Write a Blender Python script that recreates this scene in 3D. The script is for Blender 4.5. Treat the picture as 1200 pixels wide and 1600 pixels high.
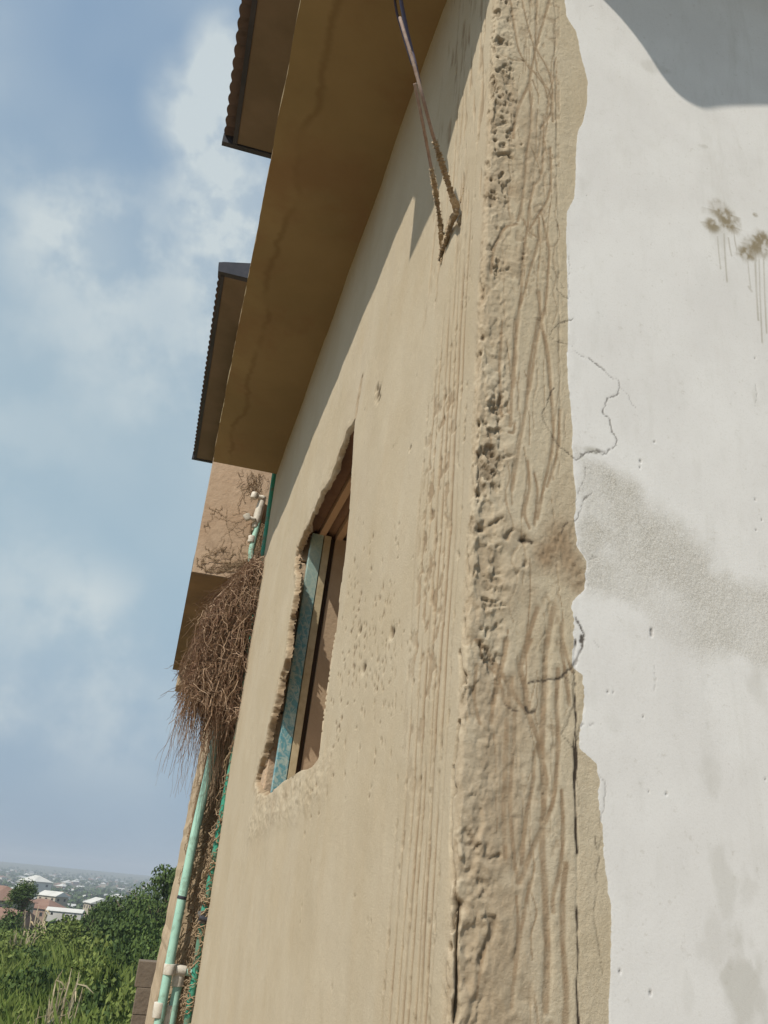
import bpy, math, random
import numpy as np
from mathutils import Vector, Matrix
for o in list(bpy.data.objects): bpy.data.objects.remove(o)
sc = bpy.context.scene
COL = sc.collection
R = math.radians
# ------------------------------------------------------------------ camera
# X: into the building (its side wall is the plane X = W), Y: along that wall, Z: up. The lens is the origin.
FPX, PIT, ROLL, AZ = 1324.4, .4254, .0944, .2273
Hh = np.array([math.sin(AZ), math.cos(AZ), 0]); Rr = np.array([math.cos(AZ), -math.sin(AZ), 0]); Zz = np.array([0, 0, 1.])
Fv = math.cos(PIT)*Hh + math.sin(PIT)*Zz; Uv = -math.sin(PIT)*Hh + math.cos(PIT)*Zz
CR, SR = math.cos(ROLL), math.sin(ROLL)
right = CR*Rr + SR*Uv; up = -SR*Rr + CR*Uv
cd = bpy.data.cameras.new('camera'); cam = bpy.data.objects.new('camera', cd); COL.objects.link(cam); sc.camera = cam
cd.sensor_fit = 'VERTICAL'; cd.sensor_height = 36; cd.lens = FPX/1600*36; cd.clip_start = .02; cd.clip_end = 9000
M = Matrix([[right[i], up[i], -Fv[i], 0] for i in range(3)] + [[0, 0, 0, 1]])
cam.matrix_world = M
# ------------------------------------------------------------------ sun and sky
SS = .8
sund = np.array([-1, -SS, 1.43]); sund /= np.linalg.norm(sund)
elev = math.asin(sund[2]); sazi = math.atan2(sund[0], sund[1])
SUN_E, SKY_S, EXPO = 4.0, .10, 0.12
sl = bpy.data.lights.new('sun', 'SUN'); sl.energy = SUN_E; sl.angle = R(.55); sl.color = (1, .922, .785)
so = bpy.data.objects.new('sun', sl); COL.objects.link(so)
so.rotation_euler = Vector((-sund[0], -sund[1], -sund[2])).to_track_quat('-Z', 'Y').to_euler()
so.location = (-20, -16, 28)
sc.view_settings.view_transform = 'Standard'; sc.view_settings.look = 'None'; sc.view_settings.exposure = EXPO; sc.view_settings.gamma = 1
sc.cycles.max_bounces = 6; sc.cycles.volume_bounces = 0

def raydir(x, y):
    dx, dy = x-600, y-800
    u = dx*CR+dy*SR; v = -dx*SR+dy*CR
    r = u*Rr - v*Uv + FPX*Fv
    return r/np.linalg.norm(r)
def onX(x, y, X): r = raydir(x, y); return r*X/r[0]
def onY(x, y, Y): r = raydir(x, y); return r*Y/r[1]
def onZ(x, y, Z): r = raydir(x, y); return r*Z/r[2]
def projpx(P):
    P = np.asarray(P, float); d = P@Fv; u = FPX*(P@Rr)/d; v = -FPX*(P@Uv)/d
    return 600+u*CR-v*SR, 800+u*SR+v*CR

world = bpy.data.worlds.new('World'); sc.world = world; world.use_nodes = True
nt = world.node_tree; nt.nodes.clear()
class NT:
    def __init__(s, nt): s.t = nt
    def n(s, typ, **kw):
        nd = s.t.nodes.new(typ)
        for k, v in kw.items():
            if k.startswith('i_'):
                key = k[2:]; key = int(key) if key.isdigit() else key.replace('_', ' ')
                if hasattr(v, 'is_linked') or isinstance(v, bpy.types.NodeSocket): s.t.links.new(v, nd.inputs[key])
                else: nd.inputs[key].default_value = v
            else: setattr(nd, k, v)
        return nd
    def math(s, op, a, b=None, c=None, clamp=False):
        nd = s.t.nodes.new('ShaderNodeMath'); nd.operation = op; nd.use_clamp = clamp
        for i, v in enumerate((a, b, c)):
            if v is None: continue
            if isinstance(v, bpy.types.NodeSocket): s.t.links.new(v, nd.inputs[i])
            else: nd.inputs[i].default_value = v
        return nd.outputs[0]
    def mix(s, f, a, b, mode='MIX'):
        nd = s.t.nodes.new('ShaderNodeMix'); nd.data_type = 'RGBA'; nd.blend_type = mode
        for i, v in ((0, f), (6, a), (7, b)):
            if isinstance(v, bpy.types.NodeSocket): s.t.links.new(v, nd.inputs[i])
            else: nd.inputs[i].default_value = v if i == 0 else (tuple(v)+(1,))[:4]
        return nd.outputs[2]
    def rng(s, v, a, b, c=0., d=1., smooth=True):
        nd = s.t.nodes.new('ShaderNodeMapRange'); nd.interpolation_type = 'SMOOTHSTEP' if smooth else 'LINEAR'
        s.t.links.new(v, nd.inputs[0])
        for i, q in enumerate((a, b, c, d)): nd.inputs[i+1].default_value = q
        return nd.outputs[0]
    def noise(s, vec, scale, detail=4, rough=.55, dist=0):
        nd = s.t.nodes.new('ShaderNodeTexNoise')
        if vec is not None: s.t.links.new(vec, nd.inputs['Vector'])
        nd.inputs['Scale'].default_value = scale; nd.inputs['Detail'].default_value = detail
        nd.inputs['Roughness'].default_value = rough; nd.inputs['Distortion'].default_value = dist
        return nd.outputs[0]
T = NT(nt)
sky = T.n('ShaderNodeTexSky', sky_type='NISHITA', sun_disc=False, sun_elevation=elev, sun_rotation=sazi,
          altitude=200, air_density=1.0, dust_density=1.6, ozone_density=1.6)
geo = T.n('ShaderNodeTexCoord').outputs['Generated']
sep = T.n('ShaderNodeSeparateXYZ'); nt.links.new(geo, sep.inputs[0])
# cloud banks: each a patch of sky round one direction, broken up by noise
def cblob(x, y, rad, amp):
    d = raydir(x, y)
    dn = T.n('ShaderNodeVectorMath', operation='DISTANCE', i_0=geo, i_1=tuple(d))
    return T.math('MULTIPLY', T.rng(dn.outputs['Value'], rad, rad*.15), amp)
blobs = [(350, 80, .05, 1.1), (318, 170, .075, 1.2), (335, 270, .08, .8), (370, 350, .10, .9), (400, 440, .12, .8), (80, 340, .10, .72), (180, 360, .10, .42), (270, 500, .17, .5),
         (120, 440, .13, .35), (60, 930, .11, .62), (170, 960, .08, .6), (0, 1100, .045, .7), (110, 1080, .12, .36), (190, 1130, .12, .34), (300, 640, .12, .3), (60, 640, .16, .22),
         (600, -300, .3, .7), (1300, 300, .5, .6), (-500, 700, .35, .7), (-700, 1200, .3, .6), (-300, 0, .22, .5), (900, 2600, .9, .25)]
acc = None
for b in blobs:
    v = cblob(*b); acc = v if acc is None else T.math('ADD', acc, v)
cn = T.noise(geo, 10, 8, .56, 0.); cn2 = T.noise(geo, 3.2, 3, .5, 0.)
cm = T.math('MULTIPLY', acc, T.rng(cn, .36, .62, .22, 1.)); 
cm = T.math('ADD', cm, T.math('MULTIPLY', T.rng(cn2, .40, .66), .22))
cm = T.math('MULTIPLY', T.math('MINIMUM', cm, 1.0), .84)
hz = T.rng(sep.outputs[2], .42, -.02); g1 = T.rng(sep.outputs[2], .78, .42); g2 = T.rng(sep.outputs[2], .34, .02)
veil = T.mix(g2, T.mix(g1, (2.55, 3.75, 5.2), (3.75, 5.05, 5.8)), (2.55, 3.55, 4.75))                       # thin high haze, thicker toward the horizon
base = T.mix(T.math('ADD', T.math('MULTIPLY', hz, .12), .80), sky.outputs[0], veil)
colr = T.mix(cm, base, (5.9, 6.5, 6.6))
bg = T.n('ShaderNodeBackground', i_Strength=SKY_S); nt.links.new(colr, bg.inputs['Color'])
wo = T.n('ShaderNodeOutputWorld'); nt.links.new(bg.outputs[0], wo.inputs[0])

# ------------------------------------------------------------------ helpers
rnd = random.Random(5); rng = np.random.default_rng(7)
def tag(o, label=None, cat=None, group=None, kind=None):
    if label: o['label'] = label
    if cat: o['category'] = cat
    if group: o['group'] = group
    if kind: o['kind'] = kind
    return o
def empty(name, loc, label, cat, group=None):
    o = bpy.data.objects.new(name, None); COL.objects.link(o); o.location = loc; o.empty_display_size = .1
    return tag(o, label, cat, group)
def link(name, me, mat, parent=None):
    o = bpy.data.objects.new(name, me); COL.objects.link(o)
    if mat: me.materials.append(mat)
    if parent is not None:
        o.parent = parent
        root = parent
        off = Vector((0, 0, 0))
        while root is not None: off += root.location; root = root.parent
        o.location = -off
    return o
def npmesh(name, V, Fa, smooth=True, attrs=None):
    """V (n,3), Fa (m,k) index array (k = 3 or 4)"""
    V = np.asarray(V, np.float32); Fa = np.asarray(Fa, np.int32); me = bpy.data.meshes.new(name)
    k = Fa.shape[1]
    me.vertices.add(len(V)); me.vertices.foreach_set('co', V.ravel())
    me.loops.add(Fa.size); me.loops.foreach_set('vertex_index', Fa.ravel())
    me.polygons.add(len(Fa)); me.polygons.foreach_set('loop_start', np.arange(0, Fa.size, k, dtype=np.int32))
    me.update(calc_edges=True)
    me.polygons.foreach_set('use_smooth', np.full(len(Fa), smooth))
    for an, av in (attrs or {}).items():
        a = me.attributes.new(an, 'FLOAT', 'POINT'); a.data.foreach_set('value', np.asarray(av, np.float32).ravel())
    me.validate(); return me
class MB:
    def __init__(s): s.v = []; s.f = []; s.a = []
    def add(s, vs, fs, a=0.):
        n = len(s.v); s.v += [tuple(v) for v in vs]; s.f += [tuple(i+n for i in f) for f in fs]; s.a += [a]*len(vs)
    def box(s, lo, hi, a=0.):
        x0, y0, z0 = lo; x1, y1, z1 = hi
        s.add([(x0,y0,z0),(x1,y0,z0),(x1,y1,z0),(x0,y1,z0),(x0,y0,z1),(x1,y0,z1),(x1,y1,z1),(x0,y1,z1)],
              [(0,3,2,1),(4,5,6,7),(0,1,5,4),(1,2,6,5),(2,3,7,6),(3,0,4,7)], a)
    def prism(s, pts, d, a=0.):
        """pts: planar ring of points; extruded by vector d"""
        n = len(pts); d = np.array(d)
        vs = [np.array(p) for p in pts]+[np.array(p)+d for p in pts]
        fs = [tuple(range(n))[::-1], tuple(range(n, 2*n))]+[(i, (i+1) % n, (i+1) % n+n, i+n) for i in range(n)]
        s.add(vs, fs, a)
    def tube(s, pts, rad, n=8, a=0., jit=0., cap=True):
        pts = [np.array(p, float) for p in pts]; m = len(pts)
        if not hasattr(rad, '__len__'): rad = [rad]*m
        vs = []; t0 = pts[1]-pts[0]; ref = np.array([.3, .9, .2]); 
        for i, p in enumerate(pts):
            t = pts[min(i+1, m-1)]-pts[max(i-1, 0)]; t = t/(np.linalg.norm(t)+1e-9)
            u = np.cross(t, ref); u /= (np.linalg.norm(u)+1e-9); w = np.cross(t, u)
            for k in range(n):
                an = 2*math.pi*k/n; rr = rad[i]*(1+(rnd.random()-.5)*jit)
                vs.append(p+rr*(math.cos(an)*u+math.sin(an)*w))
        fs = [(i*n+k, i*n+(k+1) % n, (i+1)*n+(k+1) % n, (i+1)*n+k) for i in range(m-1) for k in range(n)]
        if cap: fs += [tuple(range(n))[::-1], tuple(range((m-1)*n, m*n))]
        s.add(vs, fs, a)
    def build(s, name, mat, parent=None, smooth=False, bevel=0):
        me = bpy.data.meshes.new(name); me.from_pydata(s.v, [], s.f)
        if smooth: me.polygons.foreach_set('use_smooth', [True]*len(me.polygons))
        at = me.attributes.new('var', 'FLOAT', 'POINT'); at.data.foreach_set('value', s.a)
        me.update(); o = link(name, me, mat, parent)
        if bevel:
            md = o.modifiers.new('bevel', 'BEVEL'); md.width = bevel; md.segments = 2; md.limit_method = 'ANGLE'
        return o
# numpy value noise
def hash2(ix, iy, seed):
    h = (ix.astype(np.int64)*374761393 + iy.astype(np.int64)*668265263 + seed*974711) & 0x7fffffff
    h = ((h ^ (h >> 13))*1274126177) & 0x7fffffff
    h = h ^ (h >> 16)
    return (h & 0xffff)/65535.
def vnoise(x, y, seed=0):
    ix = np.floor(x); iy = np.floor(y); fx = x-ix; fy = y-iy
    fx = fx*fx*(3-2*fx); fy = fy*fy*(3-2*fy)
    a = hash2(ix, iy, seed); b = hash2(ix+1, iy, seed); c = hash2(ix, iy+1, seed); d = hash2(ix+1, iy+1, seed)
    return a+(b-a)*fx+(c-a)*fy+(a-b-c+d)*fx*fy
def fbm(x, y, seed=0, octv=4, g=.5):
    t = 0; amp = 1; s = 0
    for i in range(octv):
        t = t+amp*vnoise(x*2**i+17.3*i, y*2**i-9.1*i, seed+i*7); s += amp; amp *= g
    return t/s
def sstep(a, b, x): t = np.clip((x-a)/(b-a), 0, 1); return t*t*(3-2*t)

# ------------------------------------------------------------------ materials
def mat(name, col, rough=.85, col2=None, scale=8, bump=.0, bscale=60, metal=0., spec=.3, var=None, detail=5, stain=None, stscale=2., stamt=.5):
    m = bpy.data.materials.new(name); m.use_nodes = True; t = NT(m.node_tree)
    bs = m.node_tree.nodes['Principled BSDF']
    oc = t.n('ShaderNodeNewGeometry').outputs['Position']
    tc = t.n('ShaderNodeTexCoord').outputs['Object']
    c = None
    if col2 is not None:
        c = t.mix(t.rng(t.noise(oc, scale, detail, .6), .32, .68), col, col2)
    else: c = t.mix(0., col, col)
    if stain is not None:
        c = t.mix(t.math('MULTIPLY', t.rng(t.noise(oc, stscale, 6, .62, .4), .48, .66), stamt), c, stain)
    if var is not None:
        av = t.n('ShaderNodeAttribute', attribute_name='var').outputs['Fac']
        c = t.mix(av, c, var)
    m.node_tree.links.new(c, bs.inputs['Base Color'])
    bs.inputs['Roughness'].default_value = rough; bs.inputs['Metallic'].default_value = metal
    bs.inputs['Specular IOR Level'].default_value = spec
    if bump:
        bn = t.n('ShaderNodeBump', i_Strength=1.0, i_Distance=bump)
        m.node_tree.links.new(t.noise(oc, bscale, 5, .6), bn.inputs['Height'])
        m.node_tree.links.new(bn.outputs[0], bs.inputs['Normal'])
    return m
BEIGE = (.485, .410, .296)
def wall_material():
    m = bpy.data.materials.new('plaster'); m.use_nodes = True; t = NT(m.node_tree); L = m.node_tree.links
    bs = m.node_tree.nodes['Principled BSDF']
    P = t.n('ShaderNodeNewGeometry').outputs['Position']
    at = lambda n: t.n('ShaderNodeAttribute', attribute_name=n).outputs['Fac']
    mp = t.n('ShaderNodeMapping', vector_type='POINT'); L.new(P, mp.inputs['Vector']); mp.inputs['Scale'].default_value = (1, 1, .25)
    streak = t.noise(mp.outputs[0], 14, 5, .6); blotch = t.noise(P, 2.6, 5, .6); fine = t.noise(P, 160, 3, .6); mid = t.noise(P, 30, 5, .65)
    c = t.mix(t.rng(blotch, .35, .65), BEIGE, (.520, .450, .340))
    c = t.mix(t.math('MULTIPLY', t.rng(streak, .45, .75), .30), c, (.46, .365, .245))
    c = t.mix(t.math('MULTIPLY', t.rng(mid, .50, .75), .18), c, (.62, .53, .40))
    c = t.mix(t.math('MULTIPLY', t.rng(fine, .48, .72), .26), c, (.38, .295, .195))
    c = t.mix(t.math('MULTIPLY', t.rng(t.noise(P, 330, 3, .7), .54, .68), .25), c, (.68, .59, .46))
    c = t.mix(t.math('MULTIPLY', t.rng(t.noise(mp.outputs[0], 3.2, 4, .6), .50, .72), .30), c, (.47, .40, .31))
    c = t.mix(t.math('MULTIPLY', at('mortar'), t.rng(mid, .2, .6, .55, 1.)), c, (.295, .212, .135))   # bare brown mortar
    c = t.mix(t.math('MULTIPLY', at('dirt_shade'), .85), c, (.13, .092, .058))  # darkens pits and gouges: dirt, with shade painted into the recesses
    # white paint
    wn = t.noise(P, 5, 6, .6); wfine = t.noise(mp.outputs[0], 45, 5, .6)
    wc = t.mix(t.rng(wn, .3, .7), (.68, .668, .665), (.735, .728, .727))
    wc = t.mix(t.math('MULTIPLY', t.rng(wfine, .5, .75), .16), wc, (.50, .49, .46))
    wc = t.mix(t.math('MULTIPLY', t.rng(t.noise(P, 260, 2, .5), .52, .7), .12), wc, (.45, .43, .39))
    wc = t.mix(t.math('MULTIPLY', t.rng(t.noise(mp.outputs[0], 4.5, 6, .68, .6), .54, .70), .30), wc, (.52, .505, .47))
    wc = t.mix(t.math('MULTIPLY', t.rng(t.noise(P, 70, 5, .7), .60, .70), .35), wc, (.47, .45, .41))
    # unpainted cement patch: speckled
    sp = t.rng(t.noise(P, 330, 4, .8), .40, .60); sp2 = t.rng(t.noise(P, 34, 5, .7), .35, .7)
    gc = t.mix(sp, (.38, .35, .30), (.61, .59, .55)); gc = t.mix(t.math('MULTIPLY', sp2, .4), gc, (.50, .48, .44))
    g = t.math('MULTIPLY', at('grey'), t.rng(t.noise(P, 90, 4, .7), .15, .55, .55, 1.))
    wc = t.mix(g, wc, gc)
    pn = t.math('ADD', at('paint'), t.math('MULTIPLY', t.math('SUBTRACT', t.noise(mp.outputs[0], 120, 4, .65), .5), .55))
    c = t.mix(t.rng(pn, .44, .56), c, wc)
    c = t.mix(at('splat'), c, (.25, .205, .13))
    c = t.mix(t.math('MULTIPLY', at('smudge'), .75), c, (.43, .415, .375))
    c = t.mix(at('crack'), c, (.055, .042, .032))
    L.new(c, bs.inputs['Base Color']); bs.inputs['Roughness'].default_value = .9; bs.inputs['Specular IOR Level'].default_value = .2
    inv = t.math('SUBTRACT', 1.0, t.math('MULTIPLY', t.math('MULTIPLY', at('paint'), t.math('SUBTRACT', 1.0, at('grey'))), .78))
    b1 = t.n('ShaderNodeBump', i_Distance=.0016); L.new(inv, b1.inputs['Strength']); L.new(t.noise(P, 240, 5, .75), b1.inputs['Height'])
    b2 = t.n('ShaderNodeBump', i_Distance=.0011); L.new(inv, b2.inputs['Strength']); L.new(t.noise(mp.outputs[0], 26, 4, .6), b2.inputs['Height']); L.new(b1.outputs[0], b2.inputs['Normal'])
    L.new(b2.outputs[0], bs.inputs['Normal'])
    return m
MW = wall_material()
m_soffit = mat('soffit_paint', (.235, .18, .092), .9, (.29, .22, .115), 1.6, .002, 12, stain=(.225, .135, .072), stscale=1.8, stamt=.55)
def add_tidemark(m):      # old water mark that wanders along the free edge
    t = NT(m.node_tree); L = m.node_tree.links; bs = m.node_tree.nodes['Principled BSDF']; src = bs.inputs['Base Color'].links[0].from_socket
    P = t.n('ShaderNodeNewGeometry').outputs['Position']; sp = t.n('ShaderNodeSeparateXYZ'); L.new(P, sp.inputs[0])
    cy3 = t.n('ShaderNodeCombineXYZ'); L.new(sp.outputs[1], cy3.inputs[1]); n = t.math('ADD', t.math('MULTIPLY', t.noise(cy3.outputs[0], 1.7, 5, .6), .26), t.math('MULTIPLY', t.noise(P, 14, 4, .6), .03))
    d = t.math('SUBTRACT', sp.outputs[0], n); line = t.math('MULTIPLY', t.rng(t.math('ABSOLUTE', t.math('ADD', d, .03)), .026, .0), t.rng(t.noise(P, 3, 3), .35, .6, .05, .5))
    c = t.mix(t.math('MULTIPLY', t.rng(d, -.05, .0), .22), src, (.20, .135, .07)); c = t.mix(line, c, (.15, .095, .045)); L.new(c, bs.inputs['Base Color'])
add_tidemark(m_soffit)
m_board = mat('soffit_board', (.175, .140, .098), .8, (.21, .165, .12), 4, .002, 9)
m_roof = mat('roof_sheet', (.10, .075, .07), .5, (.14, .10, .09), 6, .001, 30, spec=.4)
m_flash = mat('roof_flashing', (.035, .04, .055), .45, (.06, .06, .075), 5)
m_wing = mat('wing_plaster', (.45, .325, .23), .9, (.50, .38, .28), 3, .006, 22, stain=(.33, .24, .17), stscale=5, stamt=.6)
m_wingp = mat('pier_plaster', (.50, .40, .28), .9, (.45, .35, .24), 5, .008, 25, stain=(.30, .20, .12), stscale=6, stamt=.6)
m_block = mat('sandcrete', (.48, .35, .25), .95, (.54, .41, .29), 9, .006, 50, stain=(.36, .17, .09), stscale=7, stamt=.9)
m_wood = mat('form_wood', (.20, .125, .08), .8, (.15, .09, .06), 9, .002, 40, var=(.52, .37, .24))
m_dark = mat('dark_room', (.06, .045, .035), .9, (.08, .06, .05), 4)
m_steel = mat('rusty_steel', (.24, .165, .14), .75, (.34, .26, .22), 60, .0006, 300)
m_sack = mat('dark_cable', (.09, .08, .13), .5)
m_pipe = mat('pvc_green', (.40, .66, .56), .45, (.34, .58, .50), 9, .0008, 50, stain=(.20, .27, .20), stscale=14, stamt=.6)
m_pipe2 = mat('pvc_dark_green', (.035, .28, .19), .5, (.07, .34, .25), 9, .0008, 50, stain=(.17, .17, .12), stscale=9, stamt=.85)
m_fit = mat('pvc_white', (.68, .64, .58), .5, (.58, .55, .48), 20, .001, 60, stain=(.40, .36, .28), stscale=30, stamt=.6)
m_vine = mat('dead_vine', (.155, .09, .065), .95, (.24, .15, .105), 20, var=(.44, .325, .235), spec=.1)
m_vine2 = mat('dry_vine_pale', (.26, .19, .125), .95, (.20, .135, .09), 20, var=(.40, .31, .21), spec=.1)
m_bwall = mat('brown_blocks', (.155, .122, .092), .95, (.20, .158, .12), 3, .01, 20, stain=(.11, .08, .058), stscale=3, stamt=.6)
m_leafd = mat('leaf_dark', (.034, .066, .018), .7, (.06, .10, .028), .8, var=(.10, .15, .035), spec=.25)
m_leafl = mat('leaf_light', (.07, .11, .022), .7, (.11, .155, .03), .5, var=(.19, .23, .06), spec=.25)
m_trunk = mat('bark', (.12, .085, .06), .95, (.17, .13, .09), 9, .01, 30)
m_straw = mat('dry_stalk', (.46, .38, .24), .9, (.38, .29, .18), 9, var=(.55, .47, .32))
m_grass = mat('grass_blades', (.075, .125, .02), .8, (.12, .17, .035), .3, var=(.22, .26, .08), spec=.2)
m_earth = mat('earth', (.07, .085, .03), .95, (.12, .12, .05), .12, .2, 1.5, stain=(.17, .13, .075), stscale=.05, stamt=.6)

# ------------------------------------------------------------------ the building
W, YC, YE, YF = .45, 1.278, 5.50, 5.85
Zs = 2.6434
bld = empty('plastered_building', (W, YC, -5.6), 'beige plastered house with scratched corner, half-white end wall and rough window opening', 'building')
# --- plaster skin: one sheet wrapped round the corner, finer where it is near the lens
def px_cols():
    ys = np.linspace(YC, YE, 6000)
    P = np.stack([np.full_like(ys, W), ys, np.full_like(ys, .9)], 1); d = P@Fv
    u = FPX*(P@Rr)/d; v = -FPX*(P@Uv)/d; x = 600+u*CR-v*SR
    L = np.concatenate([[0], np.cumsum(np.abs(np.diff(x)))]); w_ = np.where((ys > 2.45) & (ys < 4.0), 1/.38, 1/.85); C_ = np.concatenate([[0], np.cumsum(np.abs(np.diff(x))*w_[1:])])
    return np.interp(np.linspace(0, C_[-1], int(C_[-1])), C_, ys)
colY = px_cols()
sE = np.arange(.002, .92, .0021); sE = np.concatenate([sE, np.arange(.95, 2.4, .05)])
S = np.concatenate([-(colY[::-1]-YC), sE])
Zr = np.concatenate([np.arange(-5.6, -.95, .12), np.arange(-.95, 2.80, .003), np.arange(2.85, 3.3, .06)])
SG, ZG = np.meshgrid(S, Zr, indexing='xy'); nz, ns = SG.shape
def Spx(x, y):            # picture point on the wall skin -> (s, z)
    p = onX(x, y, W)
    if p[1] > YC: return (-(p[1]-YC), p[2])
    p = onY(x, y, YC); return (p[0]-W, p[2])
Epx = lambda x, y: (lambda p: (p[0]-W, p[2]))(onY(x, y, YC))
Wpx = lambda x, y: (lambda p: (-(p[1]-YC), p[2]))(onX(x, y, W))
def catmull(p, n=6):
    p = np.array(p, float)
    if len(p) < 3: return p
    q = np.vstack([2*p[0]-p[1], p, 2*p[-1]-p[-2]]); out = []
    for i in range(1, len(q)-2):
        for t in np.linspace(0, 1, n, endpoint=False):
            a, b, c, d = q[i-1:i+3]
            out.append(.5*((2*b)+(-a+c)*t+(2*a-5*b+4*c-d)*t*t+(-a+3*b-3*c+d)*t**3))
    out.append(p[-1]); return np.array(out)
def dist_to(pts, rad, aniso=1., out=None, D=None):
    """distance field (only within rad) to a polyline in (s,z)"""
    if D is None: D = np.full(SG.shape, 9., np.float32)
    pts = np.asarray(pts, float)
    for a, b in zip(pts[:-1], pts[1:]):
        s0, s1 = min(a[0], b[0])-rad/aniso, max(a[0], b[0])+rad/aniso; z0, z1 = min(a[1], b[1])-rad, max(a[1], b[1])+rad
        i0, i1 = np.searchsorted(S, (s0, s1)); j0, j1 = np.searchsorted(Zr, (z0, z1))
        if i1 <= i0 or j1 <= j0: continue
        x = (SG[j0:j1, i0:i1]-a[0])*aniso; y = ZG[j0:j1, i0:i1]-a[1]; dx = (b[0]-a[0])*aniso; dy = b[1]-a[1]
        t = np.clip((x*dx+y*dy)/(dx*dx+dy*dy+1e-12), 0, 1)
        D[j0:j1, i0:i1] = np.minimum(D[j0:j1, i0:i1], np.hypot(x-t*dx, y-t*dy))
    return D
def inside(poly):
    poly = np.asarray(poly); r = np.zeros(SG.shape, bool)
    i0, i1 = np.searchsorted(S, (poly[:, 0].min(), poly[:, 0].max())); j0, j1 = np.searchsorted(Zr, (poly[:, 1].min(), poly[:, 1].max()))
    X = SG[j0:j1, i0:i1]; Y = ZG[j0:j1, i0:i1]; q = np.zeros(X.shape, bool); n = len(poly)
    for i in range(n):
        x0, y0 = poly[i]; x1, y1 = poly[(i+1) % n]
        if y0 == y1: continue
        c = ((y0 > Y) != (y1 > Y)) & (X < (x1-x0)*(Y-y0)/(y1-y0)+x0); q ^= c
    r[j0:j1, i0:i1] = q; return r
hgt = np.zeros(SG.shape, np.float32)       # outward relief in metres
A = {k: np.zeros(SG.shape, np.float32) for k in ('paint', 'grey', 'mortar', 'dirt_shade', 'splat', 'smudge', 'crack')}
side = SG < 0; end = ~side
nA = fbm(SG*2.2, ZG*1.6, 1, 4); nB = fbm(SG*14, ZG*9, 2, 4); nC = fbm(SG*60, ZG*45, 3, 4); nD = fbm(SG*170, ZG*150, 4, 3)
# warped noise for ridges in rough mortar
hgt += np.where(side, (nA-.5)*.018+(nB-.5)*.0014, (nA-.5)*.005+(nB-.5)*.0005)
hgt += np.where(side, (nC-.5)*.0010, (nC-.5)*.0006)
# combed vertical grooves on the side wall next to the corner
cy = [1.345, 1.375, 1.401, 1.430, 1.456, 1.487, 1.520, 1.553, 1.60]
for k, y0 in enumerate(cy):
    w0 = .0040+.003*((k*7) % 3)/2
    wob = (fbm(ZG[:, :1]*1.3, ZG[:, :1]*0+k, 30+k, 3)-.5)*.022
    dd = np.abs(SG+(y0-YC)+wob); gm = np.exp(-(dd/w0)**2)*sstep(.22, .60, fbm(SG*30+k*3, ZG*(4+k), 60+k, 5))
    top = sstep(1.62-.05*k, 1.25-.04*k, ZG) if k > 0 else 1.
    gm = gm*top*(.25 if k in (0, 8) else 1)
    hgt -= gm*.0030; A['mortar'] = np.maximum(A['mortar'], gm*.95); A['dirt_shade'] = np.maximum(A['dirt_shade'], gm**2*.16) 
    holes = np.exp(-(dd/.008)**2)*sstep(.63, .74, fbm(SG*50, ZG*42, 90+k, 3))*top
    hgt -= holes*.003; A['dirt_shade'] = np.maximum(A['dirt_shade'], holes*.45)
# rougher, pitted stretch of comb marks half way up
mid = sstep(.0, .45, ZG)*sstep(1.2, .9, ZG)*sstep(-.34, -.27, SG)*sstep(-.10, -.16, SG)
pr = sstep(.53, .66, fbm(SG*45, ZG*38, 41, 4))*mid
hgt -= pr*.0022; A['mortar'] = np.maximum(A['mortar'], pr*.8)
# fine vertical scratches near the upper corner
up_ = sstep(1.2, 1.45, ZG)*sstep(-.5, -.36, SG)*sstep(-.005, -.03, SG)
sc_ = sstep(.56, .74, fbm(SG*75, ZG*9, 51, 4))*up_
hgt -= sc_*.0035; A['mortar'] = np.maximum(A['mortar'], sc_*.75)
# pits scattered on the side wall
def pit(s, z, rs, rz, dep, dirt_shade=.5, ml=0.):
    i0, i1 = np.searchsorted(S, (s-rs*2.5, s+rs*2.5)); j0, j1 = np.searchsorted(Zr, (z-rz*2.5, z+rz*2.5))
    if i1 <= i0 or j1 <= j0: return
    q = ((SG[j0:j1, i0:i1]-s)/rs)**2+((ZG[j0:j1, i0:i1]-z)/rz)**2
    q = q*(.55+.9*nC[j0:j1, i0:i1]*2*.5)
    g = np.exp(-q*1.3); hgt[j0:j1, i0:i1] -= g*dep*.7
    A['dirt_shade'][j0:j1, i0:i1] = np.maximum(A['dirt_shade'][j0:j1, i0:i1], sstep(.22, .75, g)*dirt_shade)  # dark pit bottom: dirt plus shade put into the colour
    if ml: A['mortar'][j0:j1, i0:i1] = np.maximum(A['mortar'][j0:j1, i0:i1], g*ml)
pr_ = random.Random(11)
for _ in range(190):
    x = pr_.gauss(590, 38); y = pr_.gauss(1020, 85)
    if x < 520 or x > 645: continue
    s, z = Wpx(x, y); e = abs(s)*.010; pit(s, z, e*pr_.uniform(.35, 1.1), pr_.uniform(.003, .011), .005, pr_.uniform(.3, .85), .5)
for _ in range(60):
    x = pr_.uniform(470, 560); y = 1000+(560-x)*3.2+pr_.gauss(0, 45)
    if x < 515 and y < 1215: continue
    s, z = Wpx(x, y); pit(s, z, pr_.uniform(.005, .013), pr_.uniform(.004, .012), .005, pr_.uniform(.3, .7), .5)
for _ in range(90):
    x = pr_.uniform(330, 690); y = pr_.uniform(420, 1600)
    s, z = Wpx(x, y); pit(s, z, pr_.uniform(.002, .006)*(1+abs(s)), pr_.uniform(.003, .008), .003, pr_.uniform(.2, .6))
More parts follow.
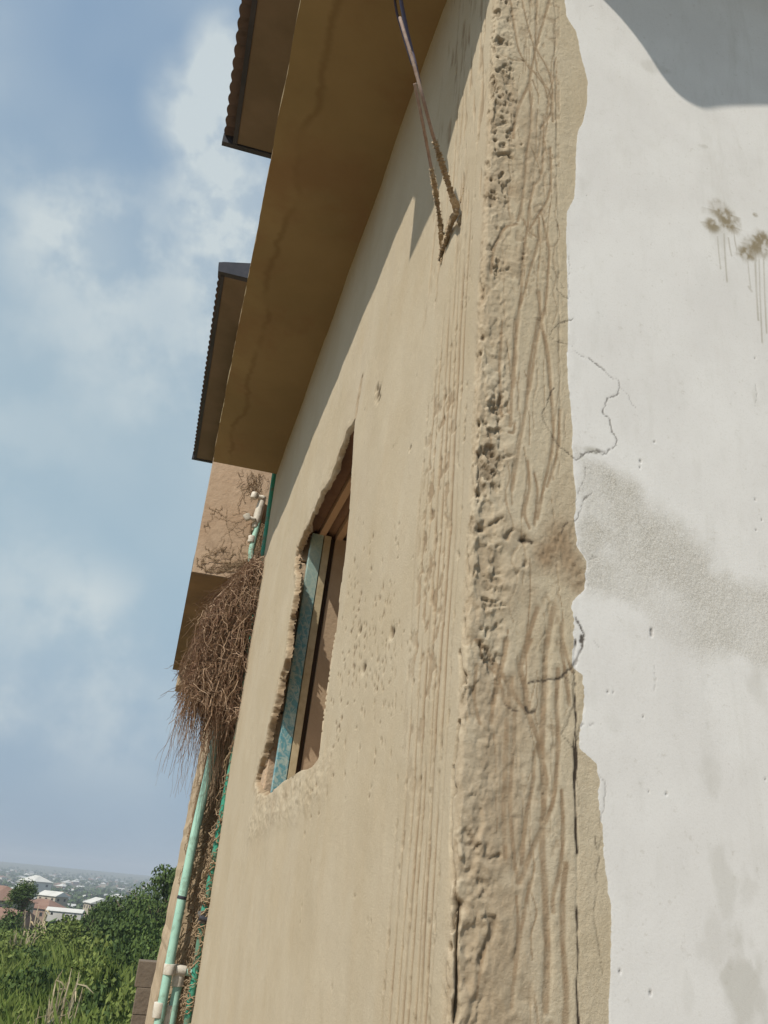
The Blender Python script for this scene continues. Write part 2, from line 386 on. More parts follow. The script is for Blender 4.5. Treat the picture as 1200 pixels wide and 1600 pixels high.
for x, y, a, b in [(592, 615, .035, .017), (590, 607, .02, .012), (594, 624, .02, .01), (640, 700, .01, .006), (613, 990, .02, .012), (567, 1044, .025, .013), (711, 112, .01, .007), (560, 985, .02, .01)]:
    s, z = Wpx(x, y); pit(s, z, a, b, .014, 1.0)
# smear of rough plaster under the window
pp = dist_to([Wpx(500, 1215), Wpx(470, 1238), Wpx(430, 1255), Wpx(395, 1285)], .16, .5)
sm = sstep(.12, .02, pp)*(ZG < .42)
rid = 1-np.abs(2*fbm(SG*9+ZG*10, ZG*18, 71, 4)-1)
hgt += sm*(.006*rid+.003*(nC-.5)); A['mortar'] = np.maximum(A['mortar'], sm*sstep(.5, .8, nB)*.35)
# ---- corner: eroded rough band
rw = .075+.03*(fbm(SG*0, ZG*3, 77, 3)-.5)
band = sstep(-.032, -.006, SG)*sstep(rw, rw*.55, SG)
n1 = fbm(SG*30+3*nB, ZG*24, 81, 5); n2 = fbm(SG*75, ZG*60, 82, 4); rg = 1-np.abs(2*fbm(SG*22, ZG*26, 83, 4)-1)
n3 = fbm(SG*9, ZG*4.5, 86, 4)
loose = .35+.9*sstep(.40, .62, n3)
fl1 = sstep(.485, .515, fbm(SG*15+2*nB, ZG*8+2*nB, 87, 5)); fl2 = sstep(.53, .555, fbm(SG*34, ZG*22, 88, 5)); fl3 = sstep(.60, .63, fbm(SG*60, ZG*48, 89, 4))
fzone = sstep(.50, .60, fbm(SG*12, ZG*5, 96, 4))
hgt += band*((n1-.5)*.0035*loose+(n2-.5)*.0028+(nD-.5)*.0028-.0018*fl1-.0022*fl2*loose-.0045*fl3*fzone)
A['mortar'] = np.maximum(A['mortar'], band*(.22*fl1+.25*fl2)); A['dirt_shade'] = np.maximum(A['dirt_shade'], band*fl3*fzone*.45)
hol = (.15+.85*fzone)*band*sstep(.64, .68, fbm(SG*26, ZG*20, 85, 4)); hgt -= hol*.006; A['dirt_shade'] = np.maximum(A['dirt_shade'], hol*.5)
A['mortar'] = np.maximum(A['mortar'], band*(.05+.28*sstep(.42, .62, n1)))
# crack and chipped holes running along the arris
for pts, dep in [([(707, 1200), (704, 1250), (702, 1330), (706, 1385), (703, 1450)], .015), ([(715, 1420), (712, 1480), (714, 1540), (710, 1600)], .016),
                 ([(716, 1130), (712, 1165), (709, 1190)], .014), 
                 ([(717, 1020), (720, 1060), (727, 1066)], .012)]:
    P2 = catmull([Spx(*p) for p in pts]); D = dist_to(P2, .02); D = D+ (nC-.5)*.010
    g = sstep(.006, .0015, D); hgt -= g*dep; A['dirt_shade'] = np.maximum(A['dirt_shade'], g*.85)
for x, y, r1, dep in [(715, 1415, .011, .02), (705, 1375, .009, .014), (767, 278, .007, .012), (769, 298, .006, .01), (774, 218, .007, .012), (752, 525, .009, .012), (748, 548, .007, .01), (746, 660, .008, .012),
                      (746, 708, .007, .011), (746, 770, .007, .012), (752, 826, .008, .012), (721, 1055, .010, .014), (708, 1235, .009, .012), (778, 88, .006, .01), (782, 150, .006, .01), (700, 1480, .008, .012), (819, 845, .008, .01)]:
    s, z = Spx(x, y); pit(s, z, r1, r1*.8, dep, .9, .5)
# broad torn ledges in the mortar (mid height)
for pts in [[(728, 905), (735, 890), (748, 892), (762, 902), (775, 908), (800, 900), (822, 880)], [(735, 815), (748, 828), (760, 824), (785, 808)], [(756, 755), (770, 745), (778, 720), (800, 710)],
            [(740, 960), (760, 948), (790, 945)], [(755, 935), (775, 940), (800, 925), (830, 925)], [(745, 1325), (758, 1315), (762, 1340), (780, 1335)], [(735, 1300), (740, 1318), (730, 1320)],
            [(755, 1435), (770, 1440), (762, 1470), (750, 1500), (744, 1518)], [(768, 222), (790, 230), (815, 226)], [(770, 245), (790, 240), (805, 252)], [(770, 425), (795, 420), (815, 410), (818, 395)], [(790, 840), (805, 828), (830, 850)]]:
    P2 = catmull([Epx(*p) for p in pts]); P2[:, 0] = np.maximum(P2[:, 0], .002); D = dist_to(P2, .04)+(nC-.5)*.016+(nB-.5)*.010
    g = sstep(.0040, .0005, D)*sstep(.36, .56, fbm(SG*40, ZG*40, 55, 3)); hgt -= g*.0030; A['dirt_shade'] = np.maximum(A['dirt_shade'], g*.55)
    g2 = sstep(.03, .005, D); hgt += g2*(rid-.4)*.003*(1-g)+g2*(n2-.5)*.003; A['mortar'] = np.maximum(A['mortar'], g2*.35)
# general mortar roughness of the beige strip
strip = sstep(.03, .07, SG)*sstep(.26, .2, SG)
strip_h = strip*((nC-.5)*.0008+(nD-.5)*.0012); hgt += strip_h
blot = sstep(.5, .62, fbm(SG*7, ZG*4, 91, 4))*sstep(.0, .03, SG)*sstep(.16, .08, SG)
hgt += blot*(n2-.5)*.0035; A['mortar'] = np.maximum(A['mortar'], blot*.55)
# brown patch of bare mortar that runs to the paint edge (about half way up)
pb = inside([Epx(*p) for p in [(840, 830), (865, 760), (885, 735), (897, 745), (898, 800), (900, 850), (916, 885), (918, 915), (905, 930), (880, 915), (855, 900), (800, 905), (770, 880)]])
dpb = dist_to([Epx(*p) for p in [(855, 870), (880, 830), (890, 880), (905, 905)]], .09); gpb = sstep(.045, .0, dpb)*.8+pb*.25
A['mortar'] = np.maximum(A['mortar'], np.clip(gpb, 0, 1)*(.6+.5*nB)); hgt += gpb*(nD-.5)*.0022
# lower-left mauve-brown area
lm = sstep(.055, .0, dist_to([Epx(*p) for p in [(745, 1480), (770, 1530), (775, 1600), (775, 1680)]], .08)); A['mortar'] = np.maximum(A['mortar'], lm*.5*(nB+.3))
# ---- long comb scratches on the end wall (sub-pixel traced curves carved with a toothed tool)
c7 = lambda L: [(600+x/2, y/2) for x, y in L]; c8 = lambda L: [(600+x/2, 500+y/2) for x, y in L]; c9 = lambda L: [(600+x/2, 1000+y/2) for x, y in L]
G = []
for L, w in [([(395,-20),(410,90),(420,150),(440,190),(470,225),(490,250),(520,290),(522,350),(490,400)], 3), ([(430,-20),(445,60),(470,150),(480,220),(500,260),(522,340)], 2.5),
             ([(520,-10),(500,60),(480,130),(465,200),(455,260),(460,330),(458,400),(445,480),(440,560),(428,650),(418,690)], 3.2), ([(480,-20),(475,100),(478,150),(510,210),(525,260),(528,380)], 2.6),
             ([(455,260),(430,310),(412,360),(405,430)], 4), ([(500,360),(498,480),(490,550),(470,578)], 3), ([(520,460),(522,560),(512,620),(490,660),(455,715)], 3), ([(415,180),(440,190),(455,215)], 2.5),
             ([(470,575),(455,640),(450,700),(440,760),(432,830),(430,900),(420,980),(410,1100),(405,1210)], 3.4), ([(490,660),(500,700),(515,780),(512,860),(505,950),(490,1010),(475,1080),(465,1150),(455,1210)], 3.2),
             ([(485,910),(488,980),(500,1060),(515,1150),(520,1210)], 3.2), ([(415,700),(380,710),(350,760),(340,800),(335,850)], 4), ([(485,680),(480,760),(460,830),(445,890),(425,960)], 3), ([(440,690),(450,720),(475,740)], 2.5),
             ([(460,460),(475,490),(490,545)], 2.2), ([(370,170),(400,185),(440,190)], 2.2), ([(465,250),(485,300)], 2.2)]: G.append((c7(L), w))
for L, w in [([(480,0),(470,60),(455,150),(445,260),(430,350),(415,440),(400,530)], 3.4), ([(485,0),(505,60),(515,120),(520,200),(525,260),(530,340),(520,430),(500,520),(480,620)], 3.2), ([(415,0),(408,100),(400,220),(395,330)], 3.4),
             ([(370,0),(362,150),(370,300)], 3), ([(450,440),(455,520),(440,600),(455,650)], 3), ([(470,480),(480,540),(470,640)], 3), ([(550,280),(540,420),(510,520)], 3), ([(330,340),(338,420)], 2.6), ([(410,320),(405,350),(390,350)], 2.4),
             ([(300,1000),(310,1060),(350,1100),(370,1150),(380,1200)], 4), ([(380,1000),(375,1060),(360,1140),(340,1200)], 4), ([(480,900),(455,980),(435,1060),(425,1090),(440,1150),(445,1200)], 5),
             ([(530,900),(515,980),(505,1060),(500,1200)], 5), ([(555,950),(560,1050),(575,1150),(580,1200)], 4)]: G.append((c8(L), w))
for L, w in [([(290,0),(320,30),(360,90),(390,140),(420,190),(450,230),(475,290),(490,330)], 6), ([(385,0),(375,60),(355,120),(345,200),(335,260)], 5), ([(460,0),(435,60),(430,90),(445,150),(450,230)], 5),
             ([(510,0),(505,60),(500,200),(495,330),(500,500),(495,650),(505,800),(510,1000),(505,1160)], 6.5), ([(560,0),(575,60),(590,100)], 3.5), ([(545,90),(540,200),(545,300),(540,400),(530,500),(500,580),(470,640),(440,720),(425,760)], 5),
             ([(400,120),(385,250),(380,400),(375,550),(380,680)], 6), ([(410,220),(405,350),(395,480),(400,600),(410,700),(420,760)], 5), ([(470,350),(465,450),(445,550),(435,650),(430,700)], 5),
             ([(555,470),(560,600),(550,720),(530,800),(530,850)], 4.5), ([(570,700),(560,800),(560,950),(570,1100),(565,1240)], 6), ([(455,760),(440,850),(420,960),(405,1080),(400,1150)], 4.5), ([(415,800),(420,900),(410,1000)], 4),
             ([(290,80),(285,180),(300,260)], 4), ([(480,330),(505,420),(500,500)], 6), ([(510,880),(515,960),(508,1100)], 5), ([(320,960),(300,1040),(290,1120)], 3.5)]: G.append((c9(L), w))
for pts, w in G:
    P2 = catmull([Epx(*p) for p in pts]); ww = w*.00105*(1.18 if len(pts) and pts[0][1] < 990 else 1)
    D = dist_to(P2, .02)+(nC-.5)*.0030+(nD-.5)*.0016
    g = np.exp(-(np.maximum(D, 0)/(ww*1.05))**2); lip = np.exp(-((D-ww*2.0)/(ww*.7))**2)
    teeth = .72+.28*np.sin(ZG*1150+4*nB)
    hgt -= g*.0014*teeth+g*(nD-.5)*.0018; hgt += lip*.00025
    A['mortar'] = np.maximum(A['mortar'], sstep(.30, .85, g)*.9*(.7+.6*nC))
rs2 = np.random.RandomState(4)
for k in range(95):
    s0 = rs2.uniform(.045, .205); z0_ = rs2.uniform(-.95, 2.3); ln = rs2.uniform(.06, .30); m_ = 5; sl_ = rs2.normal(0, .05)
    P2 = catmull([(s0+sl_*ln*j/m_+rs2.normal(0, .0035), z0_+ln*j/m_) for j in range(m_+1)]); P2 = P2[(P2[:, 0] > .03)]
    if len(P2) < 3: continue
    lim = np.interp(z0_, [0, .2, .6, 1.2, 2.2], [.19, .19, .185, .175, .16]); ww = rs2.uniform(.0011, .0021)
    D = dist_to(P2, .012)+(nD-.5)*.0016+(nC-.5)*.0016; g = np.exp(-(np.maximum(D, 0)/ww)**2)*(SG < lim)
    hgt -= g*.0007; A['mortar'] = np.maximum(A['mortar'], sstep(.3, .85, g)*rs2.uniform(.5, .95))
crumb = strip*sstep(.50, .68, fbm(SG*95, ZG*70, 201, 4))*sstep(.40, .58, fbm(SG*11, ZG*4, 202, 3))*(SG < .17)
hgt -= crumb*.0010; A['mortar'] = np.maximum(A['mortar'], crumb*.5)
# thin straight score line down the strip
for pts, dk in [([(867, 0), (868, 100), (870, 300), (873, 450), (875, 600), (876, 650)], .35), ([(898, 1050), (900, 1200), (902, 1400), (903, 1650)], 1.2), ([(898, 1000), (897, 1060), (900, 1120), (896, 1160), (899, 1220), (901, 1300)], 1.)]:
    P2 = [Epx(*p) for p in pts]; P2 = catmull(P2, 14); P2[:, 0] += (fbm(P2[:, 1]*22, P2[:, 1]*0+3, 61, 4)-.5)*.009; D = dist_to(P2, .01)+(nC-.5)*.0030; g = sstep(.0026, .0004, D); hgt -= g*.001; A['crack'] = np.maximum(A['crack'], g*dk*sstep(.3, .5, fbm(SG*0, ZG*40, 33, 3)))
# ---- cracks
CRK = [(c8([(640,120),(660,135),(685,155),(712,180),(732,188),(736,210),(725,235),(700,245),(692,265),(685,290),(702,305),(708,325),(714,350),(728,375),(722,395),(704,406)]), 1.0, .8),
       (c8([(704,404),(690,418),(660,412),(630,416),(605,436),(590,428),(565,408),(545,390),(520,350),(500,315),(494,290),(508,265),(516,240),(530,212)]), 1.1, .85),
       (c8([(650,540),(635,552),(622,568),(612,600),(600,625),(580,630),(562,645),(556,665)]), .8, .7), (c8([(630,460),(628,490),(615,520),(600,560),(598,580)]), .6, .5),
       (c8([(598,930),(612,955),(625,985),(622,1010),(612,1040),(595,1078),(570,1100),(548,1118),(500,1125),(452,1135)]), 1.5, 1.), (c8([(618,990),(622,998),(614,1006)]), 3.4, 1.), (c8([(604,1060),(590,1080)]), 2.4, 1.),
       (c7([(518,860),(530,885),(545,910),(560,925),(575,935)]), .8, .6), (c7([(592,998),(565,1005),(545,1012),(525,1035),(520,1055),(545,1068),(572,1075)]), .8, .75),
       (c9([(590,80),(597,110),(590,150),(595,200),(583,225),(575,260),(555,290),(575,315),(597,340),(605,300),(612,275),(620,262)]), 1.1, .8), (c9([(565,110),(590,140)]), .8, .6), (c9([(597,340),(602,380),(600,440)]), .9, .8),
       (c9([(660,610),(664,650),(672,690),(664,740),(668,790),(655,840),(657,880),(668,930),(676,990),(684,1050)]), .8, .65), (c9([(668,420),(690,450),(688,520),(676,560),(680,610),(672,650)]), .6, .45),
       (c8([(640,120),(650,128),(690,158)]), .9, .7), ([(928, 1000), (935, 1010)], .4, .3), (c9([(445,210),(455,225),(470,222)]), 2.2, .9), (c9([(380,200),(395,212),(420,225)]), 1.2, .7), (c9([(400,550),(430,556)]), 1., .6),
       (c7([(520,835),(530,845),(540,860),(560,900)]), .5, .4), (c8([(420,690),(440,685),(460,695)]), 2.4, .8)]
CRK += [(c8([(736,210),(760,230),(775,262),(790,275)]), .5, .35), (c8([(630,120),(600,100),(585,80)]), .5, .4), (c8([(1160,200),(1166,235),(1158,270)]), .5, .35), (c9([(600,440),(612,470),(606,520)]), .5, .5),
        (c7([(575,800),(580,840),(574,880),(580,930)]), .6, .45), (c9([(620,262),(640,268),(655,262)]), .5, .4), (c9([(845,80),(850,130),(842,160)]), .4, .25), (c8([(600,740),(640,748),(668,740)]), .5, .35), (c7([(640,20),(655,16)]), .6, .4)]
for pts, w, dk in CRK:
    P2 = catmull([Epx(*p) for p in pts], 8); P2 = P2+(np.random.RandomState(len(pts)).rand(*P2.shape)-.5)*.0028
    D = dist_to(P2, .012)+(nD-.5)*.0014; D = D+.0013*(fbm(SG*90, ZG*90, 47, 3)-.35); g = sstep(w*.0014+.0007, w*.0004, D); hgt -= g*.0006
    A['crack'] = np.maximum(A['crack'], g*dk*(.55+.45*sstep(.3, .6, nB)))
# ---- white paint area
pe = c7([(520,-400),(560,-30),(565,0),(570,50),(585,75),(600,95),(612,160),(628,220),(637,250),(635,320),(622,380),(606,410),(600,480),(600,560),(592,620),(572,660),(568,750),(572,850),(575,1000),(570,1100)]) + \
     c8([(573,100),(575,200),(582,260),(590,330),(588,400),(592,460),(600,560),(596,650),(604,705),(628,750),(636,800),(630,840),(606,860),(592,880),(590,980),(592,1060)]) + \
     c9([(598,90),(620,110),(628,150),(625,210),(612,290),(610,340),(640,365),(665,385),(670,450),(676,540),(685,640),(695,740),(705,800),(712,880),(708,1000),(703,1100),(700,1240),(698,1500)])
PE = np.array([Epx(*p) for p in pe]); o_ = np.argsort(PE[:, 1]); eb = np.interp(Zr, PE[o_, 1], PE[o_, 0])[:, None]
rag = (fbm(SG*25, ZG*55, 5, 6, .6)-.5)*.012*(.35+1.1*sstep(.45, .2, np.abs(ZG-.35)))
dE = SG-eb+rag*.8
A['paint'][:] = np.clip(.5+dE/.0045*.5, 0, 1)*(SG > .05)
hgt += sstep(-.001, .003, dE)*(SG > .05)*.0003
pw = sstep(0, .004, dE)*(SG > .05)
hgt -= pw*(nC-.5)*.0005+pw*strip_h*.85
gp = [(596,395),(640,425),(700,432),(760,478),(830,540),(930,610),(1000,690),(1050,765),(1100,800),(1300,830),(1500,1100),(1200,1130),(1100,1075),(980,1065),(900,1055),(840,1000),(800,925),(740,885),(680,880),(640,868),(596,850)]
gpoly = [Epx(*p) for p in c8(gp)]; gi = inside(gpoly); gd = dist_to(np.array(gpoly+[gpoly[0]]), .12); gd = np.where(gi, gd, -gd)
gd = np.where(np.abs(gd) > 8, np.sign(gd)*.12, gd)
A['grey'] = (sstep(.42, -.05, SG-.20+(.62-ZG)*.35)*.35+.65)*(sstep(-.012, .035, gd+(fbm(SG*25, ZG*25, 15, 4)-.5)*.045)*pw); A['grey'] = (A['grey']*(.40+.5*sstep(.3, .65, fbm(SG*8, ZG*8, 19, 4)))).astype(np.float32)
hgt += A['grey']*((nD-.5)*.0012)
# second small rubbed zone lower right of it
def blob(key, x, y, rx, ry, amt, seed, th=.35):
    s, z = Epx(x, y); k = .00125
    q = np.hypot((SG-s)/(rx*k), (ZG-z)/(ry*k)); n = fbm(SG*45, ZG*30, seed, 4)
    v = sstep(1.0, .35, q+(n-.5)*1.3)*amt; A[key] = np.maximum(A[key], (v*(SG > .05)).astype(np.float32))
for a in [(1125, 370, 22, 50, .30, 1), (1110, 1215, 20, 50, .35, 2), (1130, 1370, 22, 55, .4, 3), (1165, 1395, 18, 40, .3, 4), (1118, 1470, 26, 45, .28, 5), (1160, 1545, 38, 75, .65, 6), (1020, 105, 40, 24, .35, 7), (1100, 229, 14, 9, .5, 8),
          (1040, 110, 20, 14, .3, 9), (1140, 990, 25, 20, .2, 10), (1075, 1550, 10, 40, .2, 11), (1185, 1080, 20, 50, .35, 12), (910, 290, 10, 24, .2, 13), (960, 1130, 25, 22, .2, 14), (1180, 620, 8, 30, .25, 15)]: blob('smudge', *a)
blob('mortar', 925, 1100, 18, 40, .9, 21)
# brown splashes with drips
def splash(x, y, r_, seed):
    s, z = Epx(x, y); k = .00125; q = np.hypot(SG-s, ZG-z)/(r_*k); an = np.arctan2(ZG-z, SG-s)
    ray = fbm(an*11, np.log(q+.05)*1.1, seed, 4); n = fbm(SG*60, ZG*34, seed+3, 4)+.12*sstep(0, .9, q)*(ZG < z)
    v = sstep(1.55, .35, q*(1+.25*(ZG > z))+(ray-.5)*.28+(fbm(SG*34, ZG*24, seed+9, 5)-.5)*1.5)*(.35+.65*sstep(.36, .58, n)); A['splat'][:] = np.maximum(A['splat'], v*.95*(SG > .05))
splash(1131, 332, 30, 61); splash(1138, 352, 22, 62); splash(1180, 384, 30, 64); splash(1165, 398, 20, 65); splash(1192, 372, 22, 67); splash(1180, 335, 6, 66); splash(1112, 350, 16, 68)
for x0, y0, y1, w in [(1131, 365, 440, 1.6), (1121, 370, 420, 1.2), (1138, 372, 400, 1.6), (1168, 400, 450, 1.3), (1180, 405, 500, 2.), (1186, 405, 535, 1.5), (1193, 400, 520, 1.6), (1170, 448, 455, 2.4), (1146, 360, 392, 1.4)]:
    D = dist_to([Epx(x0, y0), Epx(x0+2, (y0+y1)/2), Epx(x0+5, y1)], .01)+(nD-.5)*.001
    A['splat'][:] = np.maximum(A['splat'], sstep(w*.0021, 0, D)*.62*(.45+nB)*sstep(y1, y0, (y0+y1)/2 if False else y0+(y1-y0)*.3))
for x, y, r_ in [(917, 306, 1.2), (912, 180, .8), (865, 421, 1.2), (1001, 720, 3), (1000, 730, 2), (1018, 985, 3.4), (1018, 992, 2.6), (1180, 780, 1.5), (1190, 812, 1.8), (1181, 828, 1.6), (1005, 1120, 1.2), (1041, 1240, 2), (950, 1080, 1.4), (1016, 1551, 2.2), (968, 1518, 2),
                 (1014, 1237, 1.2), (1196, 1218, 1.4), (1023, 690, 1.4), (958, 1081, 1.6), (926, 870, 1.6), (1048, 245, .8), (1180, 560, 1.5), (967, 1537, 1.4)]:
    s, z = Epx(x, y); q = np.hypot(SG-s, (ZG-z)*.8)/(r_*.0011); g = sstep(1.2, .4, q+(nD-.5)*.8); A['crack'][:] = np.maximum(A['crack'], g*.55); hgt -= g*.002
blob('smudge', 926, 704, 26, 9, 1., 31); D = dist_to([Epx(905, 712), Epx(925, 703), Epx(948, 706)], .02)+(nC-.5)*.016; A['crack'][:] = np.maximum(A['crack'], sstep(.005, -.002, D)*.6*(nD > .5))
# ---- window opening
win = [(556,655),(554,690),(548,780),(541,850),(532,920),(524,985),(513,1060),(505,1120),(498,1186),(487,1200),(465,1208),(440,1224),(420,1242),(401,1246),(396,1225),(410,1180),(417,1150),(430,1095),(436,1060),(446,1025),(449,985),(459,930),(461,880),(464,853),(476,822),(492,796),(503,768),(521,738),(531,706),(544,672)]
WP = np.array([Wpx(*p) for p in win]); wi = inside(WP); wd = dist_to(np.vstack([WP, WP[:1]]), .14); wd = np.where(wd > 8, .14, wd)
farside = sstep(-(3.2-YC), -(3.45-YC), SG); topside = sstep(1.25, 1.38, ZG)*sstep(-(2.45-YC), -(2.6-YC), SG)
jag = (fbm(SG*9, ZG*15, 23, 5)-.5)*(.055*farside+.05*topside+.010)
wsd = np.where(wi, wd, -wd)+jag
chip = np.maximum(farside, topside*.6)
ins = sstep(-.004, .0, wsd)
rough = (fbm(SG*30, ZG*34, 25, 4)-.5)
wedge = chip*sstep(0, .012, wsd)
hgt = np.where(wsd > 0, hgt*0-(.004+.024*sstep(0, .025, wsd))*(wedge)+rough*.024*wedge+(n2-.5)*.010*wedge - (1-chip)*.006*sstep(0, .01, wsd), hgt)
# ragged thickened lip outside the far edge
lip = chip*sstep(-.06, -.005, wsd)*(wsd <= 0); hgt += lip*rough*.012
A['mortar'] = np.maximum(A['mortar'], (wedge*.9+lip*.3).astype(np.float32)); A['dirt_shade'] = np.maximum(A['dirt_shade'], (wedge*sstep(.02, -.14, rough+(n2-.5)*.5)*.75).astype(np.float32))
cut = wsd > (.003+.022*chip)
# faint trowel ridge running up from the lintel
D = dist_to([Wpx(556, 655), Wpx(560, 625), Wpx(566, 590)], .06, .5)+(nC-.5)*.01; hgt -= sstep(.012, .002, D)*.004; A['mortar'] = np.maximum(A['mortar'], sstep(.02, .004, D)*.6)
# positions
rc = .012
def base_pos(s):
    X = np.where(s < 0, W, W+s); Y = np.where(s < 0, YC-s, YC)
    t = np.clip((s+rc)/(2*rc), 0, 1); a = t*math.pi/2
    cx, cy_ = W+rc, YC+rc
    X = np.where(np.abs(s) < rc, cx-rc*np.cos(a), X); Y = np.where(np.abs(s) < rc, cy_-rc*np.sin(a), Y)
    tn = np.clip((s+.02)/.04, 0, 1)*math.pi/2
    return X, Y, -np.cos(tn), -np.sin(tn)
bx, by, nx, ny = base_pos(S)
V = np.empty((nz, ns, 3), np.float32)
V[..., 0] = bx+nx*hgt; V[..., 1] = by+ny*hgt; V[..., 2] = ZG
# far edge of the side wall is not quite straight
edge = sstep(-(5.1-YC), -(YE-YC), SG); V[..., 1] += edge*((fbm(SG*0, ZG*1.4, 8, 3)-.5)*.16)
idx = np.arange(nz*ns).reshape(nz, ns)
q = np.stack([idx[:-1, :-1], idx[:-1, 1:], idx[1:, 1:], idx[1:, :-1]], -1)
cf = cut[:-1, :-1] | cut[:-1, 1:] | cut[1:, 1:] | cut[1:, :-1]
Fq = q[~cf].reshape(-1, 4)
me = npmesh('wall', V.reshape(-1, 3), Fq, True, {k: v.reshape(-1) for k, v in A.items()})
wall = link('wall', me, MW, bld)
# core of the building behind the skin (keeps light out, closes top and far end), with the room behind the window
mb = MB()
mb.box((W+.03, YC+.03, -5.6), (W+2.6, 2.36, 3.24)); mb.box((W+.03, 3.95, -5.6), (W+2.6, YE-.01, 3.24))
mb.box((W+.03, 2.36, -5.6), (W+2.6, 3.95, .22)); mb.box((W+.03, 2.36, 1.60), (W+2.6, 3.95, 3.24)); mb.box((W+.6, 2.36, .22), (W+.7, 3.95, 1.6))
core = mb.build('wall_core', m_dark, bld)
# far end return of the side wall
mb = MB(); mb.box((W+.002, YE-.03, -5.6), (W+2.6, YE+.03, 4.12)); mb.build('return_wall', m_wingp, bld)
YD = 5.44
# ---- window: block reveal, lintel planks, metal frame still in its blue film
mb = MB()
rt, rb = np.array([W+.018, 3.60, 1.50]), np.array([W+.018, 3.86, .26])
nb = 6
fe = sorted([(onX(*p, W)[2], onX(*p, W)[1]) for p in [(401,1246),(410,1180),(417,1150),(430,1095),(436,1060),(446,1025),(449,985),(459,930),(461,880),(464,853)]])
yrev = lambda z: max(float(np.interp(z, [a for a, b in fe], [b for a, b in fe]))+.012, 3.62+.225*(1.486-z)/1.186)
for k in range(nb):     # far jamb, sandcrete blocks with mortar joints
    z0 = .26+k*.225; z1 = min(z0+.213, 1.56); f0 = (z0-.26)/1.24; f1 = (z1-.26)/1.24
    y0 = yrev(z0); y1 = yrev(z1)
    j = rnd.uniform(-.008, .008)
    vs = [(W+.02+rnd.uniform(-.006, .006), y0+j, z0), (W+.62, y0+j, z0), (W+.62, y0+.3, z0), (W+.02, y0+.3, z0), (W+.02+rnd.uniform(-.006, .006), y1+j, z1), (W+.62, y1+j, z1), (W+.62, y1+.3, z1), (W+.02, y1+.3, z1)]
    mb.add(vs, [(0,3,2,1),(4,5,6,7),(0,1,5,4),(1,2,6,5),(2,3,7,6),(3,0,4,7)])
mb.box((W+.03, 3.70, .25), (W+.61, 4.0, 1.6)) if False else None
mb.add([(W+.028, yrev(.26)+.02, .22), (W+.6, yrev(.26)+.02, .22), (W+.6, 4.1, .22), (W+.028, 4.1, .22), (W+.028, yrev(1.5)+.03, 1.6), (W+.6, yrev(1.5)+.03, 1.6), (W+.6, 4.1, 1.6), (W+.028, 4.1, 1.6)], [(0,3,2,1),(4,5,6,7),(0,1,5,4),(1,2,6,5),(2,3,7,6),(3,0,4,7)])
mb.box((W+.02, 2.2, .22), (W+.62, 2.42, 1.6)); mb.box((W+.02, 2.42, .05), (W+.62, 3.9, .30))
win_o = mb.build('window', m_block, bld, bevel=.004)
mb = MB()
for k, (x0, x1, dz) in enumerate([(.012, .078, .02), (.083, .112, .0), (.118, .160, .025), (.165, .195, .0), (.204, .30, .02), (.304, .6, .01)]):
    mb.box((W+x0, 2.40, 1.484+dz), (W+x1, 3.78, 1.56+dz), a=[0, .9, .15, 1., .3, .7][k])
mb.build('lintel_board', m_wood, win_o)
def jamb(name, px, X0, X1, Yt, Yb, th, m):
    # upright strip between depths X0 and X1, following the leaning jamb
    mb = MB(); n = 14; zt, zb = 1.486, .30
    vs = []
    for i in range(n+1):
        f = i/n; z = zb+(zt-zb)*f; y = Yb+(Yt-Yb)*f
        vs += [(X0+.0, y-th, z), (X1, y-th, z), (X1, y+.03, z), (X0, y+.03, z)]
    fs = []
    for i in range(n):
        a = 4*i
        for k in range(4): fs.append((a+k, a+(k+1) % 4, a+4+(k+1) % 4, a+4+k))
    fs += [(0, 3, 2, 1), (4*n, 4*n+1, 4*n+2, 4*n+3)]
    mb.add(vs, fs); return mb.build(name, m, win_o, bevel=.0015)
def film_material():
    m = bpy.data.materials.new('blue_film'); m.use_nodes = True; t = NT(m.node_tree); L = m.node_tree.links; bs = m.node_tree.nodes['Principled BSDF']
    P = t.n('ShaderNodeNewGeometry').outputs['Position']; sp = t.n('ShaderNodeSeparateXYZ'); L.new(P, sp.inputs[0])
    wv = t.math('SINE', t.math('ADD', t.math('MULTIPLY', sp.outputs[2], 95.), t.math('ADD', t.math('MULTIPLY', sp.outputs[0], 160.), t.math('MULTIPLY', t.noise(P, 9, 3), 14.))))
    n = t.rng(t.noise(P, 38, 5, .7, 1.), .42, .60)
    c = t.mix(t.math('MULTIPLY', n, .8), (.12, .34, .42), (.45, .57, .53))
    c = t.mix(t.math('MULTIPLY', t.rng(wv, .70, 1.0), .35), c, (.60, .66, .62))
    c = t.mix(t.rng(sp.outputs[2], 1.05, 1.3, 0, .6), c, (.47, .56, .47))
    L.new(c, bs.inputs['Base Color']); bs.inputs['Roughness'].default_value = .4; return m
m_film = film_material(); m_cream = mat('cream_frame', (.58, .50, .34), .5, (.50, .42, .27), 30, stain=(.35, .27, .16), stscale=20, stamt=.4)
jamb('frame', 0, W+.050, W+.104, 3.575, 3.80, .012, m_film)
jamb('frame_track', 0, W+.108, W+.140, 3.575, 3.80, .010, m_cream)
jamb('frame_seal', 0, W+.1405, W+.163, 3.60, 3.82, -.002, m_dark)  # dark strip standing in for the shaded gap beside the track
jamb('inner_jamb', 0, W+.164, W+.40, 3.592, 3.815, .008, mat('jamb_render', (.46, .35, .245), .9, (.52, .40, .28), 6, .002, 60))
